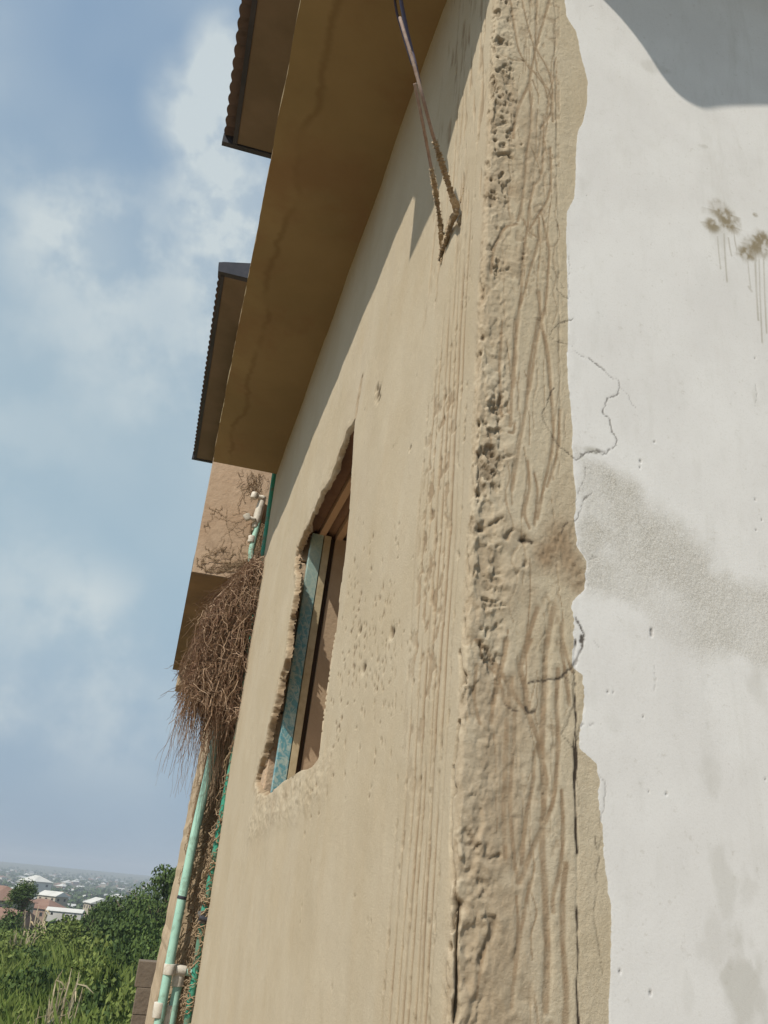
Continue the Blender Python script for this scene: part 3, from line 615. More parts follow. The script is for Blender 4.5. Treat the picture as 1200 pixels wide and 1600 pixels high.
# ---- concrete eave slab; its unseen near outline is added to cast the wall shadows
out = []
ys = np.linspace(5.40, 1.60, 150)
for y in ys: out.append((.0+float((fbm(np.array([y*5.]), np.array([.3]), 12, 4)[0]-.5)*.012+(fbm(np.array([y*25.]), np.array([.3]), 13, 3)[0]-.5)*.006), y))
sh = lambda P, z=Zs: (P[0]-(z-P[2])/1.43, P[1]-(z-P[2])/1.43*SS)
for px in [(649, 313), (640, 412), (678, 322), (690, 280), (699, 242), (720, 160), (740, 90), (766, 0)]: out.append(sh(onX(*px, W)))  # unseen nib, shaped back along the sun to shade the side wall
out += [(.10, 1.02), (.20, 1.10), (.33, 1.06)]
for px in list(catmull([(935, -8), (970, 28), (1005, 72), (1035, 118), (1065, 152), (1098, 170), (1125, 168), (1150, 166), (1190, 165)], 4))+[(1230, 165), (1232, 132), (1192, 131), (1190, 86), (1240, 80), (1600, 150)]: out.append(sh(onY(*px, YC)))  # unseen notched front edge, shaped to cast the end wall shadow
out += [(2.2, .80), (3.05, .85), (3.05, 1.6)]
out += [(3.05, 5.4)]
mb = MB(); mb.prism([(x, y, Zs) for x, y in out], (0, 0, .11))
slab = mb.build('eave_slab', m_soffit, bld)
# dried drip line of old paint near the slab's free edge
# ---- upper roofs
def roof(z, xe, y0, y1, xs, rise, lab, verge):
    mb = MB(); n = int((y1-y0)/.012); vs = []; NX = 4
    for i in range(n+1):
        y = y0+(y1-y0)*i/n; irr = 1+.5*math.sin(y*7.3)*math.sin(y*2.9+1); c = .010*irr*abs(math.sin(math.pi*y/.082))**.6
        for k in range(NX):
            x = xe+(3.2-xe)*k/(NX-1)+(-.012*abs(math.sin(math.pi*y/.082)) if k == 0 else 0); zz = z+.03+(x-xe)*rise+c
            vs.append((x, y, zz))
    m = len(vs); vs += [(a, b, c_+.004) for a, b, c_ in vs]
    fs = []
    for i in range(n):
        for k in range(NX-1):
            a = i*NX+k; fs += [(a, a+NX, a+NX+1, a+1), (a+m, a+1+m, a+NX+1+m, a+NX+m)]
        a = i*NX; fs.append((a, a+m, a+NX+m, a+NX))
    mb.add(vs, fs); rf = mb.build('roof', m_roof, bld); 
    if lab: rf['label'] = lab
    mb = MB(); mb.box((xs, y0+.02, z-.012), (3.2, y1-.03, z)); mb.build('soffit_board', m_board, rf)
    mb = MB(); mb.box((xs-.028, y0+.01, z-.02), (xs-.001, y1-.028, z+.05)); mb.build('fascia', m_flash, rf)
    mb = MB(); mb.prism([(xe-.012, y1-.026, z-.022), (xe-.012, y1-.026, z+.05), (3.2, y1-.026, z+.07+(3.2-xe)*rise), (3.2, y1-.026, z-.022)], (0, .035, 0)); mb.build('verge', m_flash, rf)
    mb = MB()
    if verge: mb.prism([(xe-.01, y0-.03, z-.02), (xe-.02, y0-.03, z+.06), (xe+.02, y0-.03, z+.075), (3.2, y0-.03, z+.10+(3.2-xe)*rise*1.5), (3.2, y0-.03, z-.02)], (0, .05, 0)); mb.build('verge', m_flash, rf)
    return rf
roof(4.143, -.295, .7, 4.036, -.215, .16, 'wide dark corrugated eave nearest the top edge', False)
roof(4.143, -.211, 5.27, 8.46, -.172, .16, 'narrow dark corrugated eave between ledge and sky', True)
mb = MB(); mb.box((.42, .9, Zs+.112), (3.0, 5.40, 4.128)); mb.build('upper_wall', m_wing, bld)
# ---- projecting wing: upper block, soffit, beam, pier with the pipes
def pxY(L, Y): return [onY(x, y, Y) for x, y in L]
zb = onY(300, 893, YF)[2]; YB = YF*8.25/5.44
mb = MB()
# front face grid gets a slightly uneven edge
n = 40; ring = []
for i in range(n+1):
    z = zb+(4.125-zb)*i/n; ring.append((.004+(rnd.random()-.5)*.006, YF, z))
ring += [(1.6, YF, 4.125), (1.6, YF, zb)]
mb.prism(ring, (0, YB-YF+.12, 0)); blk = mb.build('wing_block', m_wing, bld)
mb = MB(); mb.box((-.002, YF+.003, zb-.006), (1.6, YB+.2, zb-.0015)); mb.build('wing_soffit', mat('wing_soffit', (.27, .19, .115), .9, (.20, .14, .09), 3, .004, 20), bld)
b0 = onY(276, 1072, YB); mb = MB(); mb.box((b0[0]-.005, YB-.02, b0[2]), (1.6, YB+.3, zb-.007)); mb.build('beam', m_wingp, bld, bevel=.01)
pe_l = pxY([(358, 960), (330, 1140), (308, 1250), (285, 1370), (262, 1480), (240, 1590)], YF+.01)
pe_l = [(p[0], p[2]) for p in pe_l]; zz0 = -5.6
x_bot = pe_l[-1][0]-.012
mb = MB(); ring = [(pe_l[0][0], YF+.01, zb-.008)]
for (xa, za), (xb, zb2) in zip(pe_l[:-1], pe_l[1:]):
    for k in range(10): f = k/10; ring.append((xa+(xb-xa)*f+rnd.uniform(-.004, .004), YF+.01, za+(zb2-za)*f))
ring += [(pe_l[-1][0], YF+.01, pe_l[-1][1]), (x_bot, YF+.01, -2.5), (x_bot, YF+.01, zz0), (1.6, YF+.01, zz0), (1.6, YF+.01, zb-.008)]
mb.prism(ring[::-1], (0, 1.1, 0)); pier = mb.build('pier', m_wingp, bld)
# chipped edge strip of bare brown mortar on the pier
mb = MB()
L = [(343, 1085), (330, 1150), (316, 1210), (302, 1270), (294, 1310), (289, 1345)]; Rt = [(352, 1085), (341, 1150), (326, 1210), (310, 1270), (300, 1310), (291, 1345)]
LL = catmull(L, 8); RR = catmull(Rt, 8); ring = [onY(x+rnd.uniform(-1.5, 1), y, YF+.0) for x, y in LL]+[onY(x+rnd.uniform(-2, 2.5), y, YF+.0) for x, y in RR[::-1]]
mb.prism(ring[::-1], (0, .03, 0)); mb.build('bare_mortar', mat('bare_mortar', (.26, .165, .10), .95, (.36, .25, .16), 25, .01, 45), bld)
# distant dark eave just left of the wing
mb = MB(); q0 = onY(322, 795, 9.6); q1 = onY(303, 872, 9.6); mb.prism([tuple(q0), tuple(q1), (q1[0]+.3, 9.6, q1[2]), (q0[0]+.3, 9.6, q0[2])], (0, 1.2, 0)); mb.build('rear_eave', m_flash, bld)

# ------------------------------------------------------------------ reinforcing bars left at the corner
def rod(name, pts, rad, lab, m, lumps=None, grp=None):
    P2 = catmull([onX(x, y, X) if X is not None else (x, y) for x, y, X in pts], 8)
    o = empty(name, tuple(P2[0]), lab, 'steel bar', grp)
    mb = MB(); rr = [rad*(1+(.12 if i % 2 else -.05)) for i in range(len(P2))]
    fin = catmull(P2, 3); mb.tube(fin, [rad*(1+.1*(i % 2)) for i in range(len(fin))], 10, jit=.1); mb.build('shaft', m, o, smooth=True)
    if lumps:
        mb = MB()
        i0, i1 = int(lumps[0]*(len(fin)-1)), int(lumps[1]*(len(fin)-1)); seg = catmull(fin[i0:i1+1], 3)
        rl = [rad*(.95+1.25*rnd.random()**1.6)*(1 if 2 < i < len(seg)-3 else .8) for i in range(len(seg))]
        mb.tube(seg, rl, 10, jit=.5); mb.build('mortar_crust', mat('crust', (.50, .41, .29), .95, (.33, .25, .17), 160, .003, 260), o, smooth=False)
    return o
rod('reinforcing_bar', [(687, 408, .448), (691, 385, .445), (688, 350, .435), (682, 310, .41), (676, 275, .38), (668, 232, .35), (660, 190, .318), (648, 130, .28)], .0037, 'lower thin rusty bar rising from the plaster crust at the corner', m_steel, (0, .62))
rod('reinforcing_bar', [(694, 385, .446), (704, 350, .44), (713, 328, .437), (706, 305, .43), (695, 270, .405), (684, 236, .38), (672, 196, .345), (660, 150, .31), (645, 95, .275), (632, 52, .247), (625, 28, .235)], .0040, 'upper light brown bar with crusted mortar ending in a cut tip under the ledge', m_steel, (0, .55))
mb = MB(); mb.tube([onX(x, y, X) for x, y, X in [(655, 130, .33), (647, 95, .31), (636, 50, .29), (628, 10, .27), (620, -40, .25)]], .0055, 10)
tag(mb.build('cable', m_sack, smooth=True), 'dark violet cable hanging beside the bars at the top of the photo', 'cable')
mb = MB(); mb.tube([onX(x, y, X) for x, y, X in [(644, 100, .33), (630, 55, .31), (620, 20, .29), (612, -30, .27)]], .004, 10)
tag(mb.build('cable', m_sack, smooth=True), 'thinner dark cable left of the violet one under the ledge', 'cable')
# crust hump where the bars enter
def crust(x, y, X, r_, seed):
    rs = np.random.RandomState(seed); mb = MB(); n, m_ = 12, 16; c = onX(x, y, X); vs = []
    for i in range(n+1):
        for k in range(m_):
            th = math.pi*i/n; ph = 2*math.pi*k/m_; rr = 1+(rs.rand()-.5)*.55
            vs.append((c[0]+r_*.45*rr*math.sin(th)*math.cos(ph), c[1]+r_*.9*rr*math.sin(th)*math.sin(ph), c[2]+r_*1.7*rr*math.cos(th)))
    fs = [(i*m_+k, i*m_+(k+1) % m_, (i+1)*m_+(k+1) % m_, (i+1)*m_+k) for i in range(n) for k in range(m_)]
    mb.add(vs, fs); return mb
m_lump = mat('lump', (.42, .335, .225), .95, (.30, .23, .15), 70, .003, 150)
for a in [(714, 330, .452, .013, 1), (722, 312, .455, .010, 2), (719, 345, .453, .010, 3), (703, 362, .452, .008, 4), (690, 405, .45, .008, 5), (726, 296, .456, .009, 6)]:
    crust(*a).build('mortar_lump', m_lump, bld)

# ------------------------------------------------------------------ pipes on the wing
YP = YF-.045
def pipe_thing(pts, rad, Y, lab, m, name='drain_pipe'):
    P2 = catmull([onY(x, y, Y) for x, y in pts], 6)
    o = empty(name, tuple(P2[-1]), lab, 'pipe'); mb = MB(); mb.tube(P2, rad, 16); mb.build('pipe', m, o, smooth=True); return o
def fit(o, name, pts, rad, Y, m=m_fit):
    mb = MB(); mb.tube([onY(x, y, Y) for x, y in pts], rad, 14); return mb.build(name, m, o, smooth=True, bevel=.002)
pA = pipe_thing([(352, 1080), (345, 1115), (325, 1210), (305, 1300), (287, 1390), (268, 1490), (255, 1560), (243, 1625)], .0275, YP-.03, 'long pale green plastic pipe running down the pier from the root bundle', m_pipe)
fit(pA, 'coupling', [(266.5, 1506), (263.5, 1523)], .036, YP-.03); fit(pA, 'clip', [(285, 1400), (283.5, 1405)], .030, YP-.03, m_flash)
fit(pA, 'coupling', [(250, 1566), (246, 1590)], .033, YP-.03)
pB = pipe_thing([(280, 1530), (272, 1570), (262, 1625)], .0275, YP+.01, 'short pale green pipe dropping from the white tee beside the long one', m_pipe)
fit(pB, 'tee', [(281.5, 1512), (277, 1541)], .036, YP+.01); fit(pB, 'tee_arm', [(264, 1513), (290, 1518)], .030, YP-.008); fit(pB, 'branch', [(289, 1518), (303, 1520)], .022, YP-.008, m_pipe); fit(pB, 'coupling', [(264, 1570), (259, 1600)], .033, YP+.01)
pC = pipe_thing([(395, 905), (392, 868), (396, 845), (401, 826), (404, 812)], .021, YP, 'short upright green pipe with bandaged white joint above the root bundle', m_pipe)
fit(pC, 'wrapped_joint', [(394, 838), (392.5, 848)], .028, YP); fit(pC, 'elbow', [(398, 825), (403, 806), (407, 790), (411, 776)], [.024, .032, .029, .027], YP); fit(pC, 'tap_arm', [(412, 779), (398, 774)], .016, YP-.02)
fit(pC, 'cap', [(399, 770.5), (396, 779)], .026, YP-.03); fit(pC, 'tap_arm', [(399, 812), (387, 808)], .014, YP-.03); fit(pC, 'cap', [(384.5, 804), (388.5, 812.5)], [.026, .024], YP-.03)
pD = pipe_thing([(430, 735), (424, 775), (418, 820), (411, 868), (404, 915), (376, 1120), (355, 1230), (340, 1310), (326, 1390), (318, 1430), (305, 1520), (296, 1570), (289, 1625)], .019, YD, 'dark green pipe in the inner corner, wrapped in dead vines', m_pipe2)
fit(pD, 'clamp', [(318, 1424), (316, 1443)], .032, YD, mat('grey_clamp', (.09, .09, .09), .6, (.16, .15, .14), 20))
fit(pD, 'clamp_arm', [(311, 1434), (324, 1437)], .014, YD-.03, m_flash)

# ------------------------------------------------------------------ dead climber: root bundle, and vines round the pipes
def strand(p0, p1, sag, n, wig, rad, mb, a):
    p0 = np.array(p0); p1 = np.array(p1); pts = []
    off = np.zeros(3); dr = rng.normal(0, 1, 3)*wig
    for i in range(n+1):
        t = i/n; off = off*.8+rng.normal(0, 1, 3)*wig*.55
        p = p0+(p1-p0)*t+off+np.array([0, 0, -sag*math.sin(math.pi*t)]); pts.append(p)
    mb.tube(pts, [rad*(1-.6*i/n) for i in range(n+1)], 3, a=a, cap=False)
mb = MB()
ctrL = catmull([(396, 872), (376, 893), (350, 925), (318, 955), (308, 1010), (288, 1060), (287, 1110), (290, 1165), (288, 1210)], 8)
ctrR = catmull([(416, 868), (414, 900), (408, 945), (400, 1000), (390, 1060), (380, 1110), (372, 1150), (362, 1180), (352, 1215)], 8)
def bundle_pt(u, v, Y):
    i = v*(len(ctrL)-1); a = min(int(i), len(ctrL)-2); f = i-a
    l = ctrL[a]*(1-f)+ctrL[a+1]*f; r = ctrR[a]*(1-f)+ctrR[a+1]*f
    x, y = l*(1-u)+r*u; return onY(x, y, Y)
for i in range(1800):
    v0 = rng.random()**1.15*.66; ln = rng.uniform(.12, .42); u = rng.random()
    v1 = min(v0+ln, .72+.28*rng.random()**2.2); Y0 = YF-.14-rng.random()*.34*math.sin(math.pi*min(1, v0*1.2+.1))
    u1 = np.clip(u+rng.normal(-.03, .22), -.12, .98)
    a = rng.random()**2.2
    strand(bundle_pt(u, v0, Y0), bundle_pt(u1, v1, Y0+rng.normal(0, .04)), 0, 8, .017, rng.uniform(.0014, .0038), mb, a)
for i in range(2300):      # curls over the surface
    v0 = rng.random()*.68; u = rng.random(); Y0 = YF-.3-rng.random()*.22
    p = bundle_pt(u, v0, Y0); d = rng.normal(0, .06, 3); d[2] -= rng.random()*.10
    strand(p, p+d, 0, 6, .012, rng.uniform(.0014, .003), mb, rng.random())
for i in range(240):       # wisps at the lower fringe
    v0 = rng.uniform(.45, .75); u = rng.random()**1.3*.8; Y0 = YF-.2-rng.random()*.2
    p = bundle_pt(u, v0, Y0); x, y = projpx(p)
    x1 = x-rng.uniform(-8, 46)*(1-u*.7); y1 = y+rng.uniform(50, 150)
    strand(p, onY(x1, min(y1, 1290), Y0), rng.normal(0, .02), 9, .010, rng.uniform(.0010, .0022), mb, rng.random()*.6)
bundle_core = MB()
for k in range(3):
    pts = [bundle_pt(.25+.25*k, v, YF-.19) for v in np.linspace(.06, .70, 12)]
    wds = [.02+.045*math.sin(math.pi*min(1, i/10.5)) for i in range(12)]; mb.tube(pts, wds, 10, a=0., jit=.5)
for k in range(26):      # woody stems with forks
    u = rng.random(); v0 = rng.random()*.15; v1 = rng.uniform(.4, .85); Y0 = YF-.28-rng.random()*.2; pts = []; uu = u
    for j in range(9): uu = np.clip(uu+rng.normal(0, .07), -.05, .98); pts.append(bundle_pt(uu, v0+(v1-v0)*j/8, Y0+rng.normal(0, .012)))
    mb.tube(pts, [.008*(1-.07*j) for j in range(9)], 6, a=rng.random()*.9, jit=.2)
    for q_ in range(4):
        j = rng.integers(2, 8); d = rng.normal(0, .07, 3); d[2] -= .10; strand(pts[j], pts[j]+d, 0, 5, .010, .004, mb, rng.random())
rb_ = mb.build('root_bundle', m_vine); tag(rb_, 'large hanging mass of dried brown creeper stems over the pipes', 'dead creeper')
mb = MB()
def on_face(pts, rad, Y, jit=.004, a=0.5):
    pts = [(max(x, 339-(y-720)*.2) if y < 893 else x, y) for x, y in pts]
    P2 = catmull([onY(x, y, Y) for x, y in pts], 5); P2 = P2+rng.normal(0, jit, P2.shape)*np.array([1, .3, 1]); mb.tube(P2, rad, 4, a=a, cap=False)
# tendrils on the upper block
for k in range(18):
    x = rng.uniform(375, 412); y = rng.uniform(732, 752); pts = [(x, y)]
    for j in range(5): x += rng.normal(-2.0, 4); y += rng.uniform(-2, 13); pts.append((x, y))
    on_face(pts, rng.uniform(.0010, .0022), YF-.008, a=rng.random()*.8)
for k in range(22):
    x = rng.uniform(325, 395); y = rng.uniform(790, 880); pts = [(x, y)]; dx = rng.normal(0, 5); dy = rng.normal(5, 6)
    for j in range(5): x += dx+rng.normal(0, 3); y += dy+rng.normal(0, 3); pts.append((min(x, 400), min(y, 892)))
    on_face(pts, rng.uniform(.0007, .0014), YF-.004, a=.3+rng.random()*.7)
for k in range(46):
    x = rng.uniform(310, 392); y = 893-rng.random()**2*36; pts = [(x, y)]; dx = rng.normal(6, 5)
    for j in range(4): x += dx; y += rng.normal(-2, 3); pts.append((min(x, 405), min(y, 893)))
    on_face(pts, rng.uniform(.0008, .002), YF-.006, a=.2+rng.random()*.8)
tag(mb.build('dry_tendrils', m_vine2), 'thin dry tendrils clinging to the pinkish upper block of the wing', 'dead creeper')
mb = MB()
PD = catmull([(380, 1100), (376, 1120), (355, 1230), (340, 1310), (326, 1390), (318, 1430), (305, 1520), (296, 1570), (289, 1625)], 10)
for k in range(70):      # wound round the dark pipe
    i0 = rng.integers(0, len(PD)-9); m_ = 8+int(rng.integers(0, 6)); ph = rng.random()*6.3; fr = rng.uniform(.15, 1.1)*rng.choice([-1, 1]); rd = rng.uniform(.024, .05); pts = []
    for j in range(min(m_*3, (len(PD)-1-i0)*3)):
        t = i0+j/3; a_ = int(t); f = t-a_; x, y = PD[a_]*(1-f)+PD[min(a_+1, len(PD)-1)]*f; c = onY(x, y, YD); an = ph+fr*j/3
        pts.append(c+np.array([math.cos(an)*rd, math.sin(an)*rd*.8, 0])+rng.normal(0, .006, 3))
    mb.tube(pts, rng.uniform(.0015, .0042), 4, a=rng.random(), cap=False)
for k in range(190):      # net on the face between the two pipes
    t = rng.random(); y = 1100+500*t; xl = 352-(y-1080)*.208+10; xr = 382-(y-1100)*.186
    x = xl+(xr-xl)*rng.random()**.7; pts = [(x, y)]; dx = rng.normal(-2, 4); 
    for j in range(5): x += dx+rng.normal(0, 2); y += rng.uniform(4, 14); pts.append((x, y))
    xl2 = lambda yy: 352-(yy-1080)*.208-2
    pts = [(max(px_, xl2(py_)), py_) for px_, py_ in pts]
    on_face(pts, rng.uniform(.0014, .004), YF-.012-rng.random()*.03, a=rng.random())
for k in range(30):
    t = rng.random(); y = 1100+260*t; x = 344-(y-1085)*.2+rng.normal(0, 4); pts = [(x, y)]
    for j in range(4): x += rng.normal(-2.5, 3); y += rng.uniform(6, 16); pts.append((x, y))
    on_face(pts, rng.uniform(.001, .0028), YF-.02, a=rng.random())
for k in range(36):      # above the bundle, beside the dark pipe
    x = rng.uniform(400, 413); y = rng.uniform(800, 860); pts = [(x, y)]
    for j in range(4): x += rng.normal(-1.5, 2.2); y += rng.uniform(6, 14); pts.append((x, y))
    on_face(pts, rng.uniform(.0015, .004), YF-.05, a=rng.random())
tag(mb.build('dry_vines', m_vine2), 'tangled thin dry vines wound round the dark green pipe and netted on the pier', 'dead creeper')

# ------------------------------------------------------------------ ground
def terrain_z(x, y):
    d = np.hypot(x, y)
    z = -5.6-.022*np.clip(d-8, 0, 70)-21*sstep(85, 330, d)+1.2*(fbm(np.asarray(x)*.03+40, np.asarray(y)*.03+40, 3, 3)-.5)*sstep(10, 60, d)
    return z+ (fbm(np.asarray(x)*.002+9, np.asarray(y)*.002+9, 5, 3)-.5)*14*sstep(400, 1500, d) + 26*sstep(2200, 5200, d)
rs_ = np.concatenate([np.linspace(0, 60, 40), np.geomspace(62, 6500, 110)]); an = np.linspace(0, 2*math.pi, 181)[:-1]
RG, AG = np.meshgrid(rs_, an, indexing='ij'); X = RG*np.cos(AG); Y = RG*np.sin(AG); Zt = terrain_z(X, Y)
Vt = np.stack([X, Y, Zt], -1).reshape(-1, 3); ii = np.arange(len(rs_)*180).reshape(len(rs_), 180); j2 = np.roll(ii, -1, 1)
ft = np.stack([ii[:-1], ii[1:], j2[1:], j2[:-1]], -1).reshape(-1, 4)
o = link('ground', npmesh('ground', Vt, ft), m_earth); tag(o, kind='structure', label='green overgrown ground falling away to a wide valley')

n = 48; Vy = [(0, 0, -5.585)]+[((11+2.5*math.sin(k*1.7)+math.sin(k*.9))*math.cos(k*2*math.pi/n)-1.5, (11+2.5*math.sin(k*1.7)+math.sin(k*.9))*math.sin(k*2*math.pi/n), -5.585) for k in range(n)]  # added unseen yard; its brown keeps bounced light from turning green
me = bpy.data.meshes.new('yard'); me.from_pydata(Vy, [], [(0, 1+k, 1+(k+1) % n) for k in range(n)])
tag(link('yard', me, mat('yard_earth', (.34, .235, .155), .95, (.42, .31, .21), .8, .03, 4)), 'bare brown earth yard round the foot of the house', kind='structure')

# ------------------------------------------------------------------ block wall below
bw0 = onY(226, 1502, 10.); bwl = onY(213, 1600, 10.)
root = empty('block_wall', (.6, 10, -5.6), 'rough brown unplastered block wall left of the pier foot', 'wall')
mb = MB(); x0 = .235; zt = bw0[2]
for r_ in range(26):
    z1 = zt-r_*.235; z0 = z1-.233
    if z0 < -6: break
    off = (r_ % 2)*.225; x = x0+rnd.uniform(-.02, .03) if r_ < 3 else x0+rnd.uniform(-.015, .02)
    xs_ = [x]+[x0+.45*k-off for k in range(1, 5)]
    for a, b in zip(xs_[:-1], xs_[1:]): mb.box((a+.001, 10+rnd.uniform(-.008, .008), z0), (b-.001, 10.22, z1))
mb.build('block_course', m_bwall, root, bevel=.006)
mb = MB(); mb.box((x0+.02, 10.02, -6), (2.0, 10.2, zt-.01)); mb.build('mortar_bed', mat('bed', (.17, .12, .09), .95, (.20, .15, .11), 9), root)

# ------------------------------------------------------------------ vegetation
def leaf_cloud(mb_v, n, c, rad, size, squash=1., lobes=7, seed=0, lo=.35):
    rs = np.random.RandomState(seed); L = rs.normal(0, 1, (lobes, 3)); L /= np.linalg.norm(L, axis=1)[:, None]; L *= (rs.rand(lobes, 1)*.35+.45); L[:, 2] *= .8
    lr = rs.uniform(.35, .62, lobes)
    k = rs.randint(0, lobes, n); d = rs.normal(0, 1, (n, 3)); d /= np.linalg.norm(d, axis=1)[:, None]; rr = rs.rand(n)**.45
    p = L[k]+d*rr[:, None]*lr[k][:, None]; p[:, 2] *= squash
    P = np.array(c)+p*rad
    t1 = rs.normal(0, 1, (n, 3)); t1 /= np.linalg.norm(t1, axis=1)[:, None]; t2 = np.cross(t1, d+rs.normal(0, .6, (n, 3))); t2 /= np.linalg.norm(t2, axis=1)[:, None]+1e-9
    s = size*rs.uniform(.6, 1.4, (n, 1))
    V = np.stack([P-t1*s, P-t2*s*.55, P+t1*s, P+t2*s*.55], 1).reshape(-1, 3); F_ = np.arange(4*n).reshape(n, 4)
    var = np.repeat(np.clip((lr[k]-.35)/.27*.5+rs.rand(n)*.5, 0, 1)*(rs.rand(n) < .8), 4)
    return V, F_, var
def make_tree(name, lab, x, y, h, w, n, size, m, seed, grp, cat='tree', squash=.8, lift=.55):
    z0 = float(terrain_z(np.array(x), np.array(y))); o = empty(name, (x, y, z0), lab, cat, grp)
    V, F_, a = leaf_cloud(None, n, (x, y, z0+h*lift), w, size, squash, 12, seed); hh = V[:, 2].max(); lo_ = V[:, 2].min(); V[:, 2] = z0+h-(hh-V[:, 2])/(hh-lo_)*min(h*.9, 2.3*w)
    link('crown', npmesh('crown', V, F_, False, {'var': a}), m, o)
    mb = MB(); rs = random.Random(seed)
    mb.tube([(x, y, z0-.2), (x+rs.uniform(-.1, .1)*h*.2, y, z0+h*.35), (x+rs.uniform(-.1, .1)*h*.3, y, z0+h*.75)], [h*.035, h*.025, h*.01], 8)
    for k in range(5):
        an = rs.uniform(0, 6.3); mb.tube([(x, y, z0+h*(.2+.08*k)), (x+math.cos(an)*w*.3, y+math.sin(an)*w*.3, z0+h*(.4+.08*k)), (x+math.cos(an)*w*.6, y+math.sin(an)*w*.6, z0+h*(.5+.09*k))], [h*.015, h*.01, h*.004], 5)
    mb.build('trunk', m_trunk, o, smooth=True); return o
def at_px(x, dist):       # ground position below a picture column at a distance
    r = raydir(x, 1430); a = math.atan2(r[0], r[1]); return dist*math.sin(a), dist*math.cos(a)
def top_h(x, y, dist):    # height so that the top shows at (x,y)
    r = raydir(x, y); gx, gy = at_px(x, dist); e = r[2]/math.hypot(r[0], r[1]); return gx, gy, dist*e-float(terrain_z(np.array(gx), np.array(gy)))
TL = [('tall dark green tree rising highest beside the pier edge', 272, 1343, 62, 1.7), ('dense dark tree just left of the tallest one', 248, 1378, 66, 2.6), ('dark rounded tree third from the pier in the line', 228, 1376, 74, 2.6),
      ('dark bushy tree under the right end of the town', 205, 1388, 70, 2.5), ('rounded green tree with a broad low crown mid line', 183, 1392, 78, 2.6), ('smaller green tree stepping down to the left', 160, 1406, 80, 2.4), ('low tree at the left end of the dark line', 140, 1418, 72, 1.9),
      ('low spreading tree in front of the tree line', 205, 1425, 52, 2.0), ('green tree close behind the brown block wall', 244, 1420, 48, 2.0)]
for i, (lab, x, y, d, w) in enumerate(TL):
    gx, gy, h = top_h(x, y, d); make_tree('broadleaf_tree', lab, gx, gy, h, w, 7000, .095, m_leafd, 100+i, 'dark trees at the edge of the thicket')
gx, gy, h = top_h(32, 1370, 95); make_tree('cypress_tree', 'narrow dark green tree standing alone before the pink house', gx, gy, h, 1.5, 4000, .11, m_leafd, 131, None, squash=1.6)
gx, gy, h = top_h(20, 1420, 88); make_tree('broadleaf_tree', 'small round tree at the foot of the narrow one', gx, gy, h, 1.6, 3000, .11, m_leafd, 132, None)
SHR = [(12, 1450, 62), (40, 1452, 58), (62, 1450, 64), (85, 1440, 70), (105, 1432, 66), (125, 1428, 68), (30, 1480, 46), (75, 1475, 48), (110, 1462, 50), (150, 1450, 52), (180, 1455, 46), (215, 1462, 44), (150, 1485, 40), (0, 1500, 40), (55, 1515, 36), (95, 1500, 38), (190, 1490, 36), (140, 1520, 32), (20, 1545, 31),
       (180, 1530, 30), (210, 1520, 30), (75, 1560, 28), (120, 1570, 27), (0, 1590, 27), (165, 1585, 26), (200, 1570, 27), (40, 1600, 25), (-60, 1450, 60), (-90, 1500, 40), (-60, 1560, 30), (-150, 1420, 66), (-220, 1450, 50)]
for i, (x, y, d) in enumerate(SHR):
    gx, gy, h = top_h(x, y, d); h = max(h, 1.0); mm = m_leafd if i % 4 == 3 or i in (14,) else m_leafl
    z0 = float(terrain_z(np.array(gx), np.array(gy))); w = d*rnd.uniform(.028, .040)
    V, F_, a = leaf_cloud(None, 4200, (gx, gy, z0+h*.5), w, .035+.0011*d, .8, 10, 200+i); V[:, 2] = z0-.1+(V[:, 2]-V[:, 2].min())/(V[:, 2].max()-V[:, 2].min())*(h+.1)
    o = link('shrub', npmesh('shrub', V, F_, False, {'var': a}), mm)
    dk = 'dark green' if mm is m_leafd else 'light green'
    row = 'foreground of the thicket at the bottom edge' if d < 33 else 'middle of the thicket beside the dry stalks' if d < 52 else 'back of the thicket before the town and trees'
    tag(o, dk+' shrub growing in the '+row, 'shrub', dk+' shrubs in the '+row.split(' at ')[0].split(' beside')[0].split(' before')[0])
# tall grass between them
n = 90000; th = rng.uniform(R(-16), R(7), n); dd = 22+58*rng.random(n)**1.3; gx = dd*np.sin(th); gy = dd*np.cos(th); gz = terrain_z(gx, gy); hh = rng.uniform(.9, 2.7, n)*(.6+.8*fbm(gx*.15+50, gy*.15, 9, 3)); wv = .008+dd*.0006
aa = rng.uniform(0, 6.28, n); ux = np.cos(aa)*wv; uy = np.sin(aa)*wv; lx = rng.normal(0, .28, n)*hh; ly = rng.normal(0, .28, n)*hh
Vg = np.stack([np.stack([gx-ux, gy-uy, gz-.1], -1), np.stack([gx+ux, gy+uy, gz-.1], -1), np.stack([gx+lx*.4+ux*.8, gy+ly*.4+uy*.8, gz+hh*.6], -1), np.stack([gx+lx, gy+ly, gz+hh], -1)], 1).reshape(-1, 3)
o = link('tall_grass', npmesh('tall_grass', Vg, np.arange(4*n).reshape(n, 4), False, {'var': np.repeat(rng.random(n)*fbm(gx*.2, gy*.2+30, 14, 3)*1.3, 4)}), m_grass)
tag(o, 'tall green grass filling the thicket between shrubs', 'grass', kind='stuff')
